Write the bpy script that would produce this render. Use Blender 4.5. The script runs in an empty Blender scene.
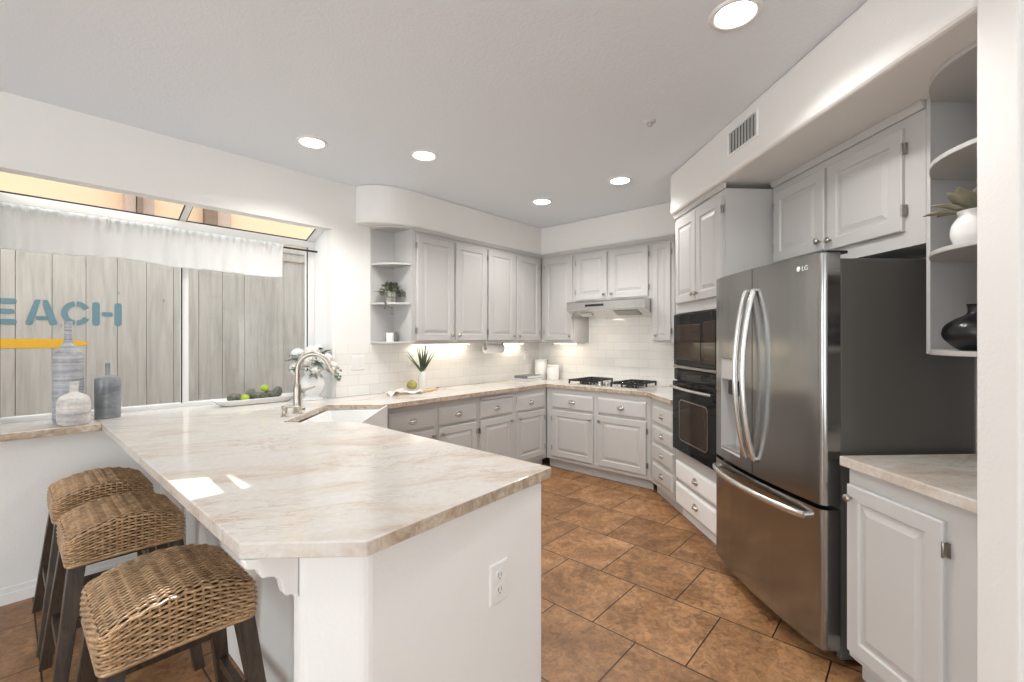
import bpy, bmesh, math, random
from mathutils import Vector, Matrix
random.seed(7)
PI = math.pi; S2 = math.sqrt(2)
SC = bpy.context.scene; COL = SC.collection

# ------------------------------------------------------------------ camera
HCAM = 1.40; TH = math.radians(41.9); FPX = 455.1
cd = bpy.data.cameras.new('camera'); cam = bpy.data.objects.new('camera', cd); COL.objects.link(cam)
cd.sensor_width = 36.0; cd.lens = 36.0*FPX/1024; cd.shift_y = -2.0/1024; cd.clip_start = 0.05
cam.location = (0, 0, HCAM); cam.rotation_euler = (PI/2, 0, TH-PI/2)
SC.camera = cam

# ------------------------------------------------------------------ world, sun, daylight, exposure
SC.view_settings.view_transform = 'Standard'; SC.view_settings.look = 'None'
SC.view_settings.gamma = 1.0; SC.view_settings.use_curve_mapping = False
SC.view_settings.exposure = 0.55
w = bpy.data.worlds.new('sky'); SC.world = w; w.use_nodes = True
bg = w.node_tree.nodes['Background']; bg.inputs[0].default_value = (0.90, 0.955, 1.0, 1); bg.inputs[1].default_value = 1.9
def lamp(name, kind, loc, energy, color=(1, 1, 1), direction=None, parent=None, **kw):
    d = bpy.data.lights.new(name, kind); d.energy = energy; d.color = color
    for k, v in kw.items(): setattr(d, k, v)
    o = bpy.data.objects.new(name, d); COL.objects.link(o); o.location = loc; o.parent = parent
    if direction is not None: o.rotation_euler = Vector(direction).to_track_quat('-Z', 'Y').to_euler()
    return o
lamp('sun', 'SUN', (0, 9, 8), 7.0, (1, .97, .92), direction=(-.172, -1, -.672), angle=.003)
# area lamps added to boost daylight at two unseen openings behind the camera
lamp('daylight_fill_west', 'AREA', (-5.45, .6, 1.30), 72, (.90, .96, 1), direction=(1, .05, 0), shape='RECTANGLE', size=2.4, size_y=2.0)
lamp('daylight_fill_south', 'AREA', (-1.6, -2.57, 1.30), 30, (.90, .96, 1), direction=(.25, 1, 0), shape='RECTANGLE', size=1.8, size_y=2.0)

for p, e in (((.25, .20, 2.61), 9), ((-.9, 1.5, 2.40), 6)):
    lamp('fill_light', 'POINT', p, e, (1, .98, .955), shadow_soft_size=.12)  # fill lamps without fixtures, added out of view to brighten shelf and ceiling

# ------------------------------------------------------------------ materials
def lin(c): return tuple(((v/255)/12.92 if v <= 10 else (((v/255)+.055)/1.055)**2.4) for v in c)
class NT:
    def __init__(s, name, **p):
        s.m = bpy.data.materials.new(name); s.m.use_nodes = True; s.t = s.m.node_tree
        s.b = s.t.nodes['Principled BSDF']; s.out = s.t.nodes['Material Output']
        for k, v in p.items(): s.b.inputs[k].default_value = v
    def n(s, typ, ins=None, **pr):
        x = s.t.nodes.new(typ)
        for k, v in pr.items(): setattr(x, k, v)
        for k, v in (ins or {}).items():
            if isinstance(v, bpy.types.NodeSocket): s.t.links.new(v, x.inputs[k])
            else: x.inputs[k].default_value = v
        return x
    def l(s, a, b): s.t.links.new(a, b)
    def coord(s, scale=(1, 1, 1), src='Object', rot=(0, 0, 0)):
        c = s.n('ShaderNodeTexCoord'); mp = s.n('ShaderNodeMapping', {'Vector': c.outputs[src], 'Scale': scale, 'Rotation': rot}); return mp.outputs[0]
    def noise(s, scale, detail=4, rough=.5, vec=None, dist=0):
        return s.n('ShaderNodeTexNoise', {'Scale': scale, 'Detail': detail, 'Roughness': rough, 'Distortion': dist, **({'Vector': vec} if vec else {})})
    def ramp(s, fac, stops):
        r = s.n('ShaderNodeValToRGB', {'Fac': fac}); e = r.color_ramp.elements
        while len(e) < len(stops): e.new(.5)
        for el, (p, c) in zip(e, stops): el.position = p; el.color = (*c, 1) if len(c) == 3 else c
        return r.outputs[0]
    def mix(s, fac, a, b, mode='MIX'):
        m = s.n('ShaderNodeMix', data_type='RGBA', blend_type=mode)
        for i, v in ((0, fac), (6, a), (7, b)):
            if isinstance(v, bpy.types.NodeSocket): s.l(v, m.inputs[i])
            else: m.inputs[i].default_value = v if i == 0 else (*v, 1) if len(v) == 3 else v
        return m.outputs[2]
    def bump(s, h, strength=.2, dist=.01):
        b = s.n('ShaderNodeBump', {'Height': h, 'Strength': strength, 'Distance': dist}); s.l(b.outputs[0], s.b.inputs['Normal'])
def plain(name, rgb, rough=.5, metal=0, bump=None, **kw):
    m = NT(name, **{'Base Color': (*rgb, 1), 'Roughness': rough, 'Metallic': metal}, **kw)
    if bump:
        nz = m.noise(bump[0], 3, .5, m.coord()); m.bump(nz.outputs['Fac'], bump[1], bump[2] if len(bump) > 2 else .004)
    return m.m
M = {}
M['wall'] = plain('wall_paint', (.80, .785, .755), .75, bump=(90, .35))
M['ceiling'] = plain('ceiling_paint', (.79, .825, .87), .85, bump=(70, .5))
M['trim'] = plain('white_trim', (.83, .82, .80), .4, bump=(8, .01))
def paint(name, c):
    m = NT(name, Roughness=.38)
    nz = m.noise(3.0, 3, .5, m.coord())
    m.l(m.mix(nz.outputs['Fac'], tuple(v*.975 for v in c), tuple(min(1, v*1.02) for v in c)), m.b.inputs['Base Color'])
    g = m.noise(1, 3, .6, m.coord((90, 90, 6))); m.bump(g.outputs['Fac'], .04, .003); return m.m
M['upper'] = paint('greige_cabinet_paint', (.50, .485, .47))
M['base'] = paint('grey_cabinet_paint', (.57, .56, .545))
M['white_paint'] = paint('white_cabinet_paint', (.88, .875, .865))
def marble(name, edge, warm=0.0):
    m = NT(name, Roughness=.13)
    v = m.coord((1, 1, 1), rot=(0, 0, .5))
    warp = m.noise(1.1, 3, .5, v)
    wm = m.n('ShaderNodeVectorMath', {0: warp.outputs['Color'], 1: (.35, .35, .35)}, operation='MULTIPLY')
    add = m.n('ShaderNodeVectorMath', {0: v, 1: wm.outputs[0]}, operation='ADD')
    st = m.n('ShaderNodeMapping', {'Vector': add.outputs[0], 'Scale': (1.3, 3.6, 3.0)})
    a = m.noise(1.5, 9, .66, st.outputs[0], .35)
    base = m.ramp(a.outputs['Fac'], [(.27+warm, (.49, .39, .30)), (.38+warm, (.62, .55, .475)), (.48+warm, (.69, .65, .60)), (.66+warm, (.69, .675, .655))])
    b = m.noise(2.2, 10, .70, st.outputs[0], .5)
    ab = m.n('ShaderNodeMath', {0: m.n('ShaderNodeMath', {0: b.outputs['Fac'], 1: .5}, operation='SUBTRACT').outputs[0]}, operation='ABSOLUTE')
    vein = m.ramp(ab.outputs[0], [(0, (1, 1, 1)), (.014, (0, 0, 0))])
    msk = m.noise(2.3, 2, .5, v); mk = m.ramp(msk.outputs['Fac'], [(.42, (0, 0, 0)), (.62, (.7, .7, .7))])
    c = m.mix(m.mix(1, vein, mk, 'MULTIPLY'), base, (.40, .26, .15))
    g = m.noise(45, 5, .65, v); gg = m.ramp(g.outputs['Fac'], [(.3, (.92, .915, .91)), (.7, (1.04, 1.04, 1.04))])
    c = m.mix(1, c, gg, 'MULTIPLY')
    # the sawn edges of the slab show rougher brown stone in places
    geo = m.n('ShaderNodeNewGeometry'); nz = m.n('ShaderNodeSeparateXYZ', {0: geo.outputs['True Normal']})
    side = m.n('ShaderNodeMath', {0: m.n('ShaderNodeMath', {0: nz.outputs[2]}, operation='ABSOLUTE').outputs[0], 1: .4}, operation='LESS_THAN')
    e1 = m.noise(1.1, 2, .5, v); em = m.ramp(e1.outputs['Fac'], [(.40, (.25, .25, .25)), (.58, (.95, .95, .95))])
    e2 = m.noise(22, 6, .7, v, .8); ec = m.ramp(e2.outputs['Fac'], [(.3, (.24, .16, .095)), (.5, (.46, .36, .26)), (.7, (.66, .58, .48))])
    if edge == 'end':
        px = m.n('ShaderNodeSeparateXYZ', {0: m.n('ShaderNodeTexCoord').outputs['Object']})
        em = m.n('ShaderNodeMapRange', {0: m.n('ShaderNodeMath', {0: px.outputs[0], 1: m.n('ShaderNodeMath', {0: e1.outputs['Fac'], 1: .3}, operation='MULTIPLY').outputs[0]}, operation='ADD').outputs[0], 1: .70, 2: .82, 3: .12, 4: .9}).outputs[0]
    elif edge == 'all': em = .9
    else: em = .08
    m.l(m.mix(m.n('ShaderNodeMath', {0: side.outputs[0], 1: em}, operation='MULTIPLY').outputs[0], c, ec), m.b.inputs['Base Color']); return m.m
M['marble'] = marble('cream_quartzite', 'end'); M['marble_sill'] = marble('cream_quartzite_sill', 'all'); M['marble_warm'] = marble('brown_veined_quartzite', 'none', .07)
def floor_tile():
    m = NT('terracotta_floor_tile', Roughness=.38)
    c = m.n('ShaderNodeTexCoord'); sp = m.n('ShaderNodeSeparateXYZ', {0: c.outputs['Object']})
    # joints: courses run along Y, every .46 m in X, half bond
    cb = m.n('ShaderNodeCombineXYZ', {0: m.n('ShaderNodeMath', {0: sp.outputs[1], 1: 20*.46-.0575}, operation='ADD').outputs[0],
                                      1: m.n('ShaderNodeMath', {0: sp.outputs[0], 1: 20*.46-.102}, operation='ADD').outputs[0]})
    br = m.n('ShaderNodeTexBrick', {'Vector': cb.outputs[0], 'Color1': (1, 1, 1, 1), 'Color2': (.74, .72, .70, 1), 'Mortar': (0, 0, 0, 1), 'Scale': 1.0,
             'Mortar Size': .0035, 'Mortar Smooth': .3, 'Bias': 0, 'Brick Width': .46, 'Row Height': .46}, offset=.5, offset_frequency=2, squash=1)
    n1 = m.noise(4.2, 8, .66, c.outputs['Object'], .5); n2 = m.noise(19, 8, .78, c.outputs['Object'], 1.2)
    a = m.ramp(n1.outputs['Fac'], [(.28, (.19, .090, .036)), (.48, (.34, .172, .072)), (.70, (.50, .275, .130))])
    b = m.ramp(n2.outputs['Fac'], [(.33, (.50, .47, .45)), (.5, (1, 1, 1)), (.68, (1.5, 1.5, 1.48))])
    t = m.mix(1, m.mix(1, a, b, 'MULTIPLY'), br.outputs['Color'], 'MULTIPLY')
    col = m.mix(br.outputs['Fac'], t, (.028, .017, .011))
    m.l(col, m.b.inputs['Base Color'])
    rr = m.n('ShaderNodeMapRange', {0: n2.outputs['Fac'], 1: .3, 2: .7, 3: .30, 4: .52}); m.l(rr.outputs[0], m.b.inputs['Roughness'])
    h = m.n('ShaderNodeMath', {0: n2.outputs['Fac'], 1: br.outputs['Fac']}, operation='SUBTRACT')
    m.bump(h.outputs[0], .35, .004); return m.m
M['floor'] = floor_tile()
def subway(name, axis):
    m = NT(name, Roughness=.1)
    c = m.n('ShaderNodeTexCoord'); sp = m.n('ShaderNodeSeparateXYZ', {0: c.outputs['Object']})
    cb = m.n('ShaderNodeCombineXYZ', {0: m.n('ShaderNodeMath', {0: sp.outputs[axis], 1: 10.07}, operation='ADD').outputs[0],
                                      1: m.n('ShaderNodeMath', {0: sp.outputs[2], 1: 9*.09-.915}, operation='ADD').outputs[0]})
    br = m.n('ShaderNodeTexBrick', {'Vector': cb.outputs[0], 'Color1': (.80, .775, .73, 1), 'Color2': (.85, .83, .79, 1), 'Mortar': (.66, .62, .56, 1), 'Scale': 1.0,
             'Mortar Size': .0018, 'Mortar Smooth': .4, 'Bias': 0, 'Brick Width': .2, 'Row Height': .09}, offset=.5, offset_frequency=2)
    m.l(br.outputs['Color'], m.b.inputs['Base Color'])
    nz = m.noise(9, 2, .5, c.outputs['Object'])
    h = m.n('ShaderNodeMath', {0: nz.outputs['Fac'], 1: br.outputs['Fac']}, operation='SUBTRACT'); m.bump(h.outputs[0], .3, .004); return m.m
M['tile_x'] = subway('subway_tile_left', 0); M['tile_y'] = subway('subway_tile_back', 1)
def steel(name, c, rough, sc, an=.5):
    m = NT(name, **{'Metallic': 1.0, 'Roughness': rough, 'Anisotropic': an})
    nz = m.noise(1, 3, .6, m.coord(sc))
    m.l(m.mix(nz.outputs['Fac'], tuple(v*.93 for v in c), tuple(min(1, v*1.05) for v in c)), m.b.inputs['Base Color'])
    m.bump(nz.outputs['Fac'], .03, .001); return m.m
M['steel'] = steel('brushed_stainless', (.34, .335, .325), .19, (160, 160, 1.5), .6)
def wavy(mat):
    t = mat.node_tree; b = t.nodes['Principled BSDF']; old = b.inputs['Normal'].links[0].from_socket
    c = t.nodes.new('ShaderNodeTexCoord'); mp = t.nodes.new('ShaderNodeMapping'); mp.inputs['Scale'].default_value = (7, 7, .35); t.links.new(c.outputs['Object'], mp.inputs[0])
    n = t.nodes.new('ShaderNodeTexNoise'); n.inputs['Scale'].default_value = 1.0; n.inputs['Detail'].default_value = 2; t.links.new(mp.outputs[0], n.inputs['Vector'])
    bp = t.nodes.new('ShaderNodeBump'); bp.inputs['Strength'].default_value = .5; bp.inputs['Distance'].default_value = .012; t.links.new(n.outputs['Fac'], bp.inputs['Height']); t.links.new(old, bp.inputs['Normal']); t.links.new(bp.outputs[0], b.inputs['Normal'])
wavy(M['steel'])
M['steel_light'] = steel('bright_stainless', (.72, .71, .69), .22, (3, 3, 160), .3)
M['hood_steel'] = steel('hood_stainless', (.62, .61, .59), .14, (160, 2, 160), .5)
M['nickel'] = steel('brushed_nickel', (.46, .42, .37), .30, (60, 60, 60), 0)
M['chrome'] = steel('satin_chrome', (.72, .71, .69), .16, (30, 30, 30), 0)
M['hinge'] = steel('antique_hinge_metal', (.36, .34, .31), .35, (40, 40, 40), 0)
M['fridge_side'] = plain('charcoal_fridge_side', (.095, .091, .082), .45, bump=(300, .1, .001))
M['dark'] = plain('black_plastic', (.012, .012, .012), .4, bump=(80, .05, .001))
M['black_glass'] = plain('black_oven_glass', (.006, .006, .006), .04, bump=(2, .01, .001), **{'Specular IOR Level': .16})
M['oven_window'] = plain('bronze_oven_window', (.035, .022, .014), .04, bump=(2, .01, .001), **{'Specular IOR Level': .16})
M['iron'] = plain('cast_iron', (.012, .012, .013), .55, bump=(120, .2, .002))
M['grey_plastic'] = plain('dispenser_grey', (.50, .49, .475), .35, bump=(60, .03, .001))
M['ceramic'] = plain('white_glazed_ceramic', (.80, .79, .77), .22, bump=(14, .05, .003))
M['sink'] = plain('white_fireclay', (.82, .82, .81), .12, bump=(6, .02, .002))
M['plate'] = plain('white_plastic_plate', (.80, .79, .76), .35, bump=(40, .01, .001))
M['slot'] = plain('dark_slot', (.03, .03, .03), .5, bump=(40, .01, .001))
M['seam'] = plain('black_rubber_seal', (.01, .01, .01), .6, bump=(40, .01, .001))
def wood(name, a, b, sc, rough=.5):
    m = NT(name, Roughness=rough); v = m.coord(sc)
    n = m.noise(3, 6, .65, v, .8); m.l(m.ramp(n.outputs['Fac'], [(.3, a), (.7, b)]), m.b.inputs['Base Color'])
    m.bump(n.outputs['Fac'], .12, .004); return m.m
M['stool_wood'] = wood('dark_stool_wood', (.020, .014, .010), (.085, .058, .040), (14, 14, 1.4), .42)
M['board_wood'] = wood('pale_maple_board', (.52, .36, .20), (.66, .49, .31), (2, 18, 18), .45)
def wicker():
    m = NT('woven_rattan', Roughness=.36, **{'Coat Weight': .25, 'Coat Roughness': .3}); c = m.coord()
    n1 = m.noise(9, 3, .5, c); n2 = m.noise(1, 4, .6, m.coord((30, 130, 130)))
    a = m.ramp(n2.outputs['Fac'], [(.30, (.20, .110, .050)), (.5, (.44, .275, .145)), (.72, (.66, .48, .29))])
    b = m.ramp(n1.outputs['Fac'], [(.3, (.68, .66, .64)), (.7, (1.15, 1.12, 1.08))])
    m.l(m.mix(1, a, b, 'MULTIPLY'), m.b.inputs['Base Color']); m.bump(n2.outputs['Fac'], .3, .002); return m.m
M['wicker'] = wicker()
M['wicker_core'] = plain('dark_seat_core', (.035, .020, .010), .8, bump=(60, .2, .002))
def fabric():
    m = NT('white_linen', Roughness=.9); b = m.b
    m.b.inputs['Base Color'].default_value = (.90, .90, .89, 1)
    n = m.noise(1, 2, .5, m.coord((700, 60, 700))); m.bump(n.outputs['Fac'], .12, .001)
    tr = m.n('ShaderNodeBsdfTranslucent', {'Color': (.95, .95, .94, 1)}); mx = m.n('ShaderNodeMixShader', {0: .36})
    m.l(b.outputs[0], mx.inputs[1]); m.l(tr.outputs[0], mx.inputs[2]); m.l(mx.outputs[0], m.out.inputs[0]); return m.m
M['linen'] = fabric()
def glass():
    m = NT('window_glass'); t = m.n('ShaderNodeBsdfTransparent', {'Color': (.97, .98, .975, 1)}); g = m.n('ShaderNodeBsdfGlossy', {'Roughness': .01, 'Color': (1, 1, 1, 1)})
    f = m.n('ShaderNodeLayerWeight', {'Blend': .12}); g2 = m.n('ShaderNodeMath', {0: f.outputs['Facing'], 1: 5.0}, operation='POWER'); f2 = m.n('ShaderNodeMath', {0: g2.outputs[0], 1: .35, 2: .02}, operation='MULTIPLY_ADD'); mx = m.n('ShaderNodeMixShader', {0: f2.outputs[0]})
    m.l(t.outputs[0], mx.inputs[1]); m.l(g.outputs[0], mx.inputs[2]); m.l(mx.outputs[0], m.out.inputs[0]); return m.m
M['glass'] = glass()
def emit(name, c, s):
    m = NT(name, **{'Base Color': (*c, 1), 'Emission Color': (*c, 1), 'Emission Strength': s}); return m.m
M['can_glow'] = emit('lit_can_lens', (1, .97, .92), 9.0); M['strip_glow'] = emit('lit_cabinet_strip', (1, .90, .74), 5.0)
def fence_mat():
    m = NT('weathered_fence_board', Roughness=.8); v = m.coord((10, 10, .8)); n = m.noise(2, 6, .65, v, .6)
    a = m.ramp(n.outputs['Fac'], [(.3, (.36, .32, .285)), (.55, (.47, .425, .385)), (.75, (.54, .495, .455))])
    k = m.n('ShaderNodeTexVoronoi', {'Vector': m.coord((7, 7, 2.6)), 'Scale': 1.0}); kk = m.ramp(k.outputs['Distance'], [(.0, (.25, .2, .16)), (.055, (1, 1, 1))])
    m.l(m.mix(1, a, kk, 'MULTIPLY'), m.b.inputs['Base Color']); m.bump(n.outputs['Fac'], .2, .004); return m.m
M['fence'] = fence_mat()
M['fence_dark'] = plain('brown_post_wood', (.20, .13, .085), .8, bump=(20, .2))
M['teal'] = plain('teal_sign_paint', lin((96, 126, 136)), .7, bump=(30, .2)); M['yellow'] = plain('yellow_sign_paint', lin((222, 165, 20)), .7, bump=(30, .2))
M['stucco'] = plain('peach_stucco', (.72, .50, .32), .9, bump=(40, .5, .01)); M['stucco_pale'] = plain('pale_pink_stucco', (.46, .33, .26), .9, bump=(40, .5, .01))
M['ground'] = plain('concrete_side_yard', (.48, .46, .43), .9, bump=(30, .4, .01))
def leafm(name, a, b):
    m = NT(name, Roughness=.5); n = m.noise(18, 3, .5, m.coord()); m.l(m.ramp(n.outputs['Fac'], [(.3, a), (.7, b)]), m.b.inputs['Base Color']); return m.m
M['aloe'] = leafm('aloe_leaf', (.035, .060, .030), (.11, .145, .075)); M['euca'] = leafm('eucalyptus_leaf', (.045, .10, .065), (.15, .24, .18))
M['sage'] = leafm('grey_green_leaf', (.17, .165, .11), (.30, .28, .20)); M['trail'] = leafm('trailing_leaf', (.09, .10, .06), (.32, .32, .24))
M['petal'] = leafm('white_petal', (.80, .77, .71), (.86, .85, .82)); M['stem'] = leafm('green_stem', (.06, .09, .04), (.12, .15, .07))
M['arti'] = leafm('yellow_green_scale', (.20, .18, .035), (.50, .45, .14)); M['lime'] = leafm('lime_skin', (.30, .42, .02), (.42, .55, .04))
def avo():
    m = NT('avocado_skin', Roughness=.5); n = m.noise(60, 4, .6, m.coord()); m.l(m.ramp(n.outputs['Fac'], [(.35, (.045, .050, .036)), (.7, (.17, .175, .13))]), m.b.inputs['Base Color']); m.bump(n.outputs['Fac'], .6, .003); return m.m
M['avo'] = avo()
def glaze(name, a, b, ring, amt, rough=.35):
    m = NT(name, Roughness=rough); c = m.n('ShaderNodeTexCoord'); mp = m.n('ShaderNodeMapping', {'Vector': c.outputs['Object'], 'Scale': (3, 3, ring)})
    n = m.noise(1, 4, .6, mp.outputs[0], .3); sp = m.noise(60, 3, .6, c.outputs['Object'])
    s = m.n('ShaderNodeMath', {0: n.outputs['Fac'], 1: m.n('ShaderNodeMath', {0: sp.outputs['Fac'], 1: .25}, operation='MULTIPLY').outputs[0]}, operation='ADD')
    m.l(m.ramp(s.outputs[0], [(.45, a), (.75, b)]), m.b.inputs['Base Color']); m.bump(n.outputs['Fac'], amt, .004); return m.m
M['vase_tall'] = glaze('ribbed_blue_white_glaze', (.20, .22, .26), (.46, .455, .46), 70, .5)
M['vase_small'] = glaze('banded_cream_glaze', (.34, .33, .34), (.74, .70, .65), 22, .5)
M['vase_mid'] = glaze('slate_grey_glaze', (.13, .14, .155), (.27, .275, .285), 8, .2, .3)
M['black_vase'] = plain('matte_black_ceramic', (.006, .006, .008), .32, bump=(40, .1, .002))
M['grey_pot'] = glaze('mottled_grey_pot', (.25, .24, .20), (.55, .53, .48), 30, .5)
M['paper'] = plain('paper_white', (.82, .81, .79), .9, bump=(60, .1, .001)); M['book_dark'] = plain('grey_book_cloth', (.16, .16, .165), .6, bump=(200, .1, .001)); M['book_light'] = plain('pale_book_cover', (.55, .54, .53), .6, bump=(200, .1, .001))
M['towel'] = plain('striped_tea_towel_cloth', (.72, .69, .65), .95, bump=(300, .3, .001)); M['red'] = plain('dark_red_leather', (.12, .03, .02), .6, bump=(60, .1, .001))
M['smoke_glass'] = plain('smoked_glass_cup', (.22, .21, .20), .1, bump=(10, .02, .001))

# ------------------------------------------------------------------ mesh helpers
class MB:
    def __init__(s): s.v = []; s.f = []; s.smooth = []
    def add(s, vs, fs, smooth=False):
        o = len(s.v); s.v += [tuple(p) for p in vs]; s.f += [tuple(i+o for i in f) for f in fs]; s.smooth += [smooth]*len(fs); return s
    def box(s, x0, x1, y0, y1, z0, z1):
        return s.add([(x, y, z) for z in (z0, z1) for y in (y0, y1) for x in (x0, x1)],
                     [(0, 2, 3, 1), (4, 5, 7, 6), (0, 1, 5, 4), (2, 6, 7, 3), (0, 4, 6, 2), (1, 3, 7, 5)])
    def prism(s, poly, z0, z1, axis='z'):
        n = len(poly); P = {'z': lambda a, b, c: (a, b, c), 'y': lambda a, b, c: (a, c, b), 'x': lambda a, b, c: (c, a, b)}[axis]
        return s.add([P(a, b, z0) for a, b in poly]+[P(a, b, z1) for a, b in poly],
                     [tuple(range(n))[::-1], tuple(range(n, 2*n))]+[(i, (i+1) % n, n+(i+1) % n, n+i) for i in range(n)])
    def rings(s, rr, close=True, cap0=True, cap1=True, smooth=True):
        n = len(rr[0]); vs = [p for r in rr for p in r]; fs = []
        for k in range(len(rr)-1):
            for i in range(n if close else n-1):
                j = (i+1) % n; fs.append((k*n+i, k*n+j, (k+1)*n+j, (k+1)*n+i))
        s.add(vs, fs, smooth)
        if cap0: s.add(rr[0], [tuple(range(n))[::-1]])
        if cap1: s.add(rr[-1], [tuple(range(n))])
        return s
    def lathe(s, prof, seg=28, c=(0, 0, 0), axis='z', caps=True, sx=1, sy=1):
        rr = []
        for r, z in prof:
            ring = []
            for i in range(seg):
                a = 2*PI*i/seg; x, y = r*math.cos(a)*sx, r*math.sin(a)*sy
                p = {'z': (x, y, z), 'y': (x, z, -y), 'x': (z, x, y)}[axis]
                ring.append((p[0]+c[0], p[1]+c[1], p[2]+c[2]))
            rr.append(ring)
        return s.rings(rr, True, caps, caps)
    def tube(s, pts, r, seg=10, caps=True, flat=1.0, upv=None):
        pts = [Vector(p) for p in pts]; n = len(pts); R = r if isinstance(r, (list, tuple)) else [r]*n
        t0 = (pts[1]-pts[0]).normalized(); up = Vector(upv) if upv else (Vector((0, 0, 1)) if abs(t0.z) < .9 else Vector((1, 0, 0)))
        a = t0.cross(up).normalized(); rr = []
        for i in range(n):
            t = (pts[min(i+1, n-1)]-pts[max(i-1, 0)]).normalized(); a = (a-t*a.dot(t)).normalized(); b = t.cross(a)
            rr.append([tuple(pts[i]+a*math.cos(2*PI*k/seg)*R[i]+b*math.sin(2*PI*k/seg)*R[i]*flat) for k in range(seg)])
        return s.rings(rr, True, caps, caps)
    def bar(s, p0, p1, w, d, w1=None, d1=None):
        p0 = Vector(p0); p1 = Vector(p1); w1 = w1 or w; d1 = d1 or d
        def sq(p, w, d): return [(p.x-w/2, p.y-d/2, p.z), (p.x+w/2, p.y-d/2, p.z), (p.x+w/2, p.y+d/2, p.z), (p.x-w/2, p.y+d/2, p.z)]
        return s.rings([sq(p0, w, d), sq(p1, w1, d1)], smooth=False)
    def rects(s, loops, cap=True):
        # loops of (x0,x1,z0,z1,y): concentric rectangles, front towards -y
        rr = [[(a, y, c), (b, y, c), (b, y, d), (a, y, d)] for a, b, c, d, y in loops]
        return s.rings(rr, True, True, cap, False)
    def leaf(s, base, d, L, W, up=(0, 0, 1), bend=.2, cup=.15, n=6, tip=1.0):
        d = Vector(d).normalized(); up = Vector(up); side = d.cross(up)
        if side.length < 1e-3: side = d.cross(Vector((1, 0, 0)))
        side.normalize(); nn = side.cross(d).normalized(); base = Vector(base); vs = []
        for i in range(n+1):
            t = i/n; wd = W*(math.sin(PI*min(1, t*.92+.08))**tip if i < n else .02); c = base+d*L*t-nn*bend*L*t*t
            for k in (-1, 0, 1): vs.append(c+side*wd*.5*k+nn*cup*wd*abs(k))
        fs = []
        for i in range(n):
            for k in (0, 1): a = i*3+k; fs.append((a, a+1, a+4, a+3))
        return s.add(vs, fs, True)
    def ball(s, c, r, seg=16, n=9, sc=(1, 1, 1), rot=None):
        rr = []
        for i in range(n+1):
            th = PI*(i/n)*.998+.001*PI; ring = []
            for k in range(seg):
                p = Vector((math.sin(th)*math.cos(2*PI*k/seg)*r*sc[0], math.sin(th)*math.sin(2*PI*k/seg)*r*sc[1], -math.cos(th)*r*sc[2]))
                if rot: p = rot @ p
                ring.append((p.x+c[0], p.y+c[1], p.z+c[2]))
            rr.append(ring)
        return s.rings(rr)
    def build(s, name, mat, parent=None, bevel=0, seg=2, solid=0, label=None, loc=None, rot=None):
        me = bpy.data.meshes.new(name); me.from_pydata(s.v, [], s.f); me.validate()
        bm = bmesh.new(); bm.from_mesh(me); bmesh.ops.recalc_face_normals(bm, faces=bm.faces[:]) if not solid else None
        bm.to_mesh(me); bm.free()
        if len(me.polygons) == len(s.smooth): me.polygons.foreach_set('use_smooth', s.smooth)
        me.materials.append(M[mat] if isinstance(mat, str) else mat)
        o = bpy.data.objects.new(name, me); COL.objects.link(o); o.parent = parent
        if loc: o.location = loc
        if rot is not None: o.rotation_euler = (0, 0, rot)
        if bevel:
            b = o.modifiers.new('bevel', 'BEVEL'); b.width = bevel; b.segments = seg; b.limit_method = 'ANGLE'; b.angle_limit = math.radians(35); b.harden_normals = False
        if solid:
            b = o.modifiers.new('solid', 'SOLIDIFY'); b.thickness = solid; b.offset = 0
        if label: o['label'] = label
        return o
def tag(o, label, cat, group=None):
    o['label'] = label; o['category'] = cat
    if group: o['group'] = group
    return o
def thing(name, label, cat, loc=(0, 0, 0), rz=0, group=None):
    o = bpy.data.objects.new(name, None); COL.objects.link(o); o.empty_display_size = .05
    o.location = loc; o.rotation_euler = (0, 0, rz); return tag(o, label, cat, group)
def struct(o): o['kind'] = 'structure'; return o
def copy_tree(o, parent=None):
    c = o.copy(); COL.objects.link(c); c.parent = parent
    for ch in o.children: copy_tree(ch, c)
    return c
def NR(n, r, z=0): return ((r+n)/S2, (r-n)/S2, z)           # point of the diagonal wall frame: n = distance out, r = distance along
ROT_L, ROT_B, ROT_D = 0, -PI/2, -3*PI/4                     # facing of the window run, the range run, the diagonal run
CEIL = 2.705; SOF = 2.385; YW = 3.60; XB = 4.53; ND = 2.13

# ------------------------------------------------------------------ room shell
struct(MB().box(-5.6, 4.7, -2.8, 3.72, -.06, 0).build('floor', 'floor'))
struct(MB().box(-5.6, 4.7, -2.8, 3.72, CEIL, CEIL+.06).build('ceiling', 'ceiling'))
b = MB(); WX0, WX1, WZ0, WZ1 = -.09, 1.80, .872, 2.305
b.box(-5.5, WX0, YW, 3.70, 0, CEIL); b.box(WX1, 4.63, YW, 3.70, 0, CEIL); b.box(WX0, WX1, YW, 3.70, 0, WZ0); b.box(WX0, WX1, YW, 3.70, WZ1, CEIL)
struct(b.build('wall_window', 'wall'))
struct(MB().box(XB, XB+.1, 1.45, YW, 0, CEIL).build('wall_range', 'wall'))
def nrpoly(pts): return [NR(n, r)[:2] for n, r in pts]
struct(MB().prism(nrpoly([(ND, 4.277), (ND, -1.5), (ND+.1, -1.5), (ND+.1, 4.377)]), 0, CEIL).build('wall_diagonal', 'wall'))
struct(MB().prism(nrpoly([(1.449, 1.275), (ND, 1.275), (ND, 1.165), (1.449, 1.165)]), 0, CEIL).build('wall_stub', 'wall', bevel=.006))
b = MB(); b.box(-5.6, -2.5, -2.7, -2.6, 0, CEIL); b.box(-.7, .47, -2.7, -2.6, 0, CEIL); b.box(-2.5, -.7, -2.7, -2.6, 2.3, CEIL); b.box(-2.5, -.7, -2.7, -2.6, 0, .3)
struct(b.build('wall_south', 'wall'))
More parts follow.
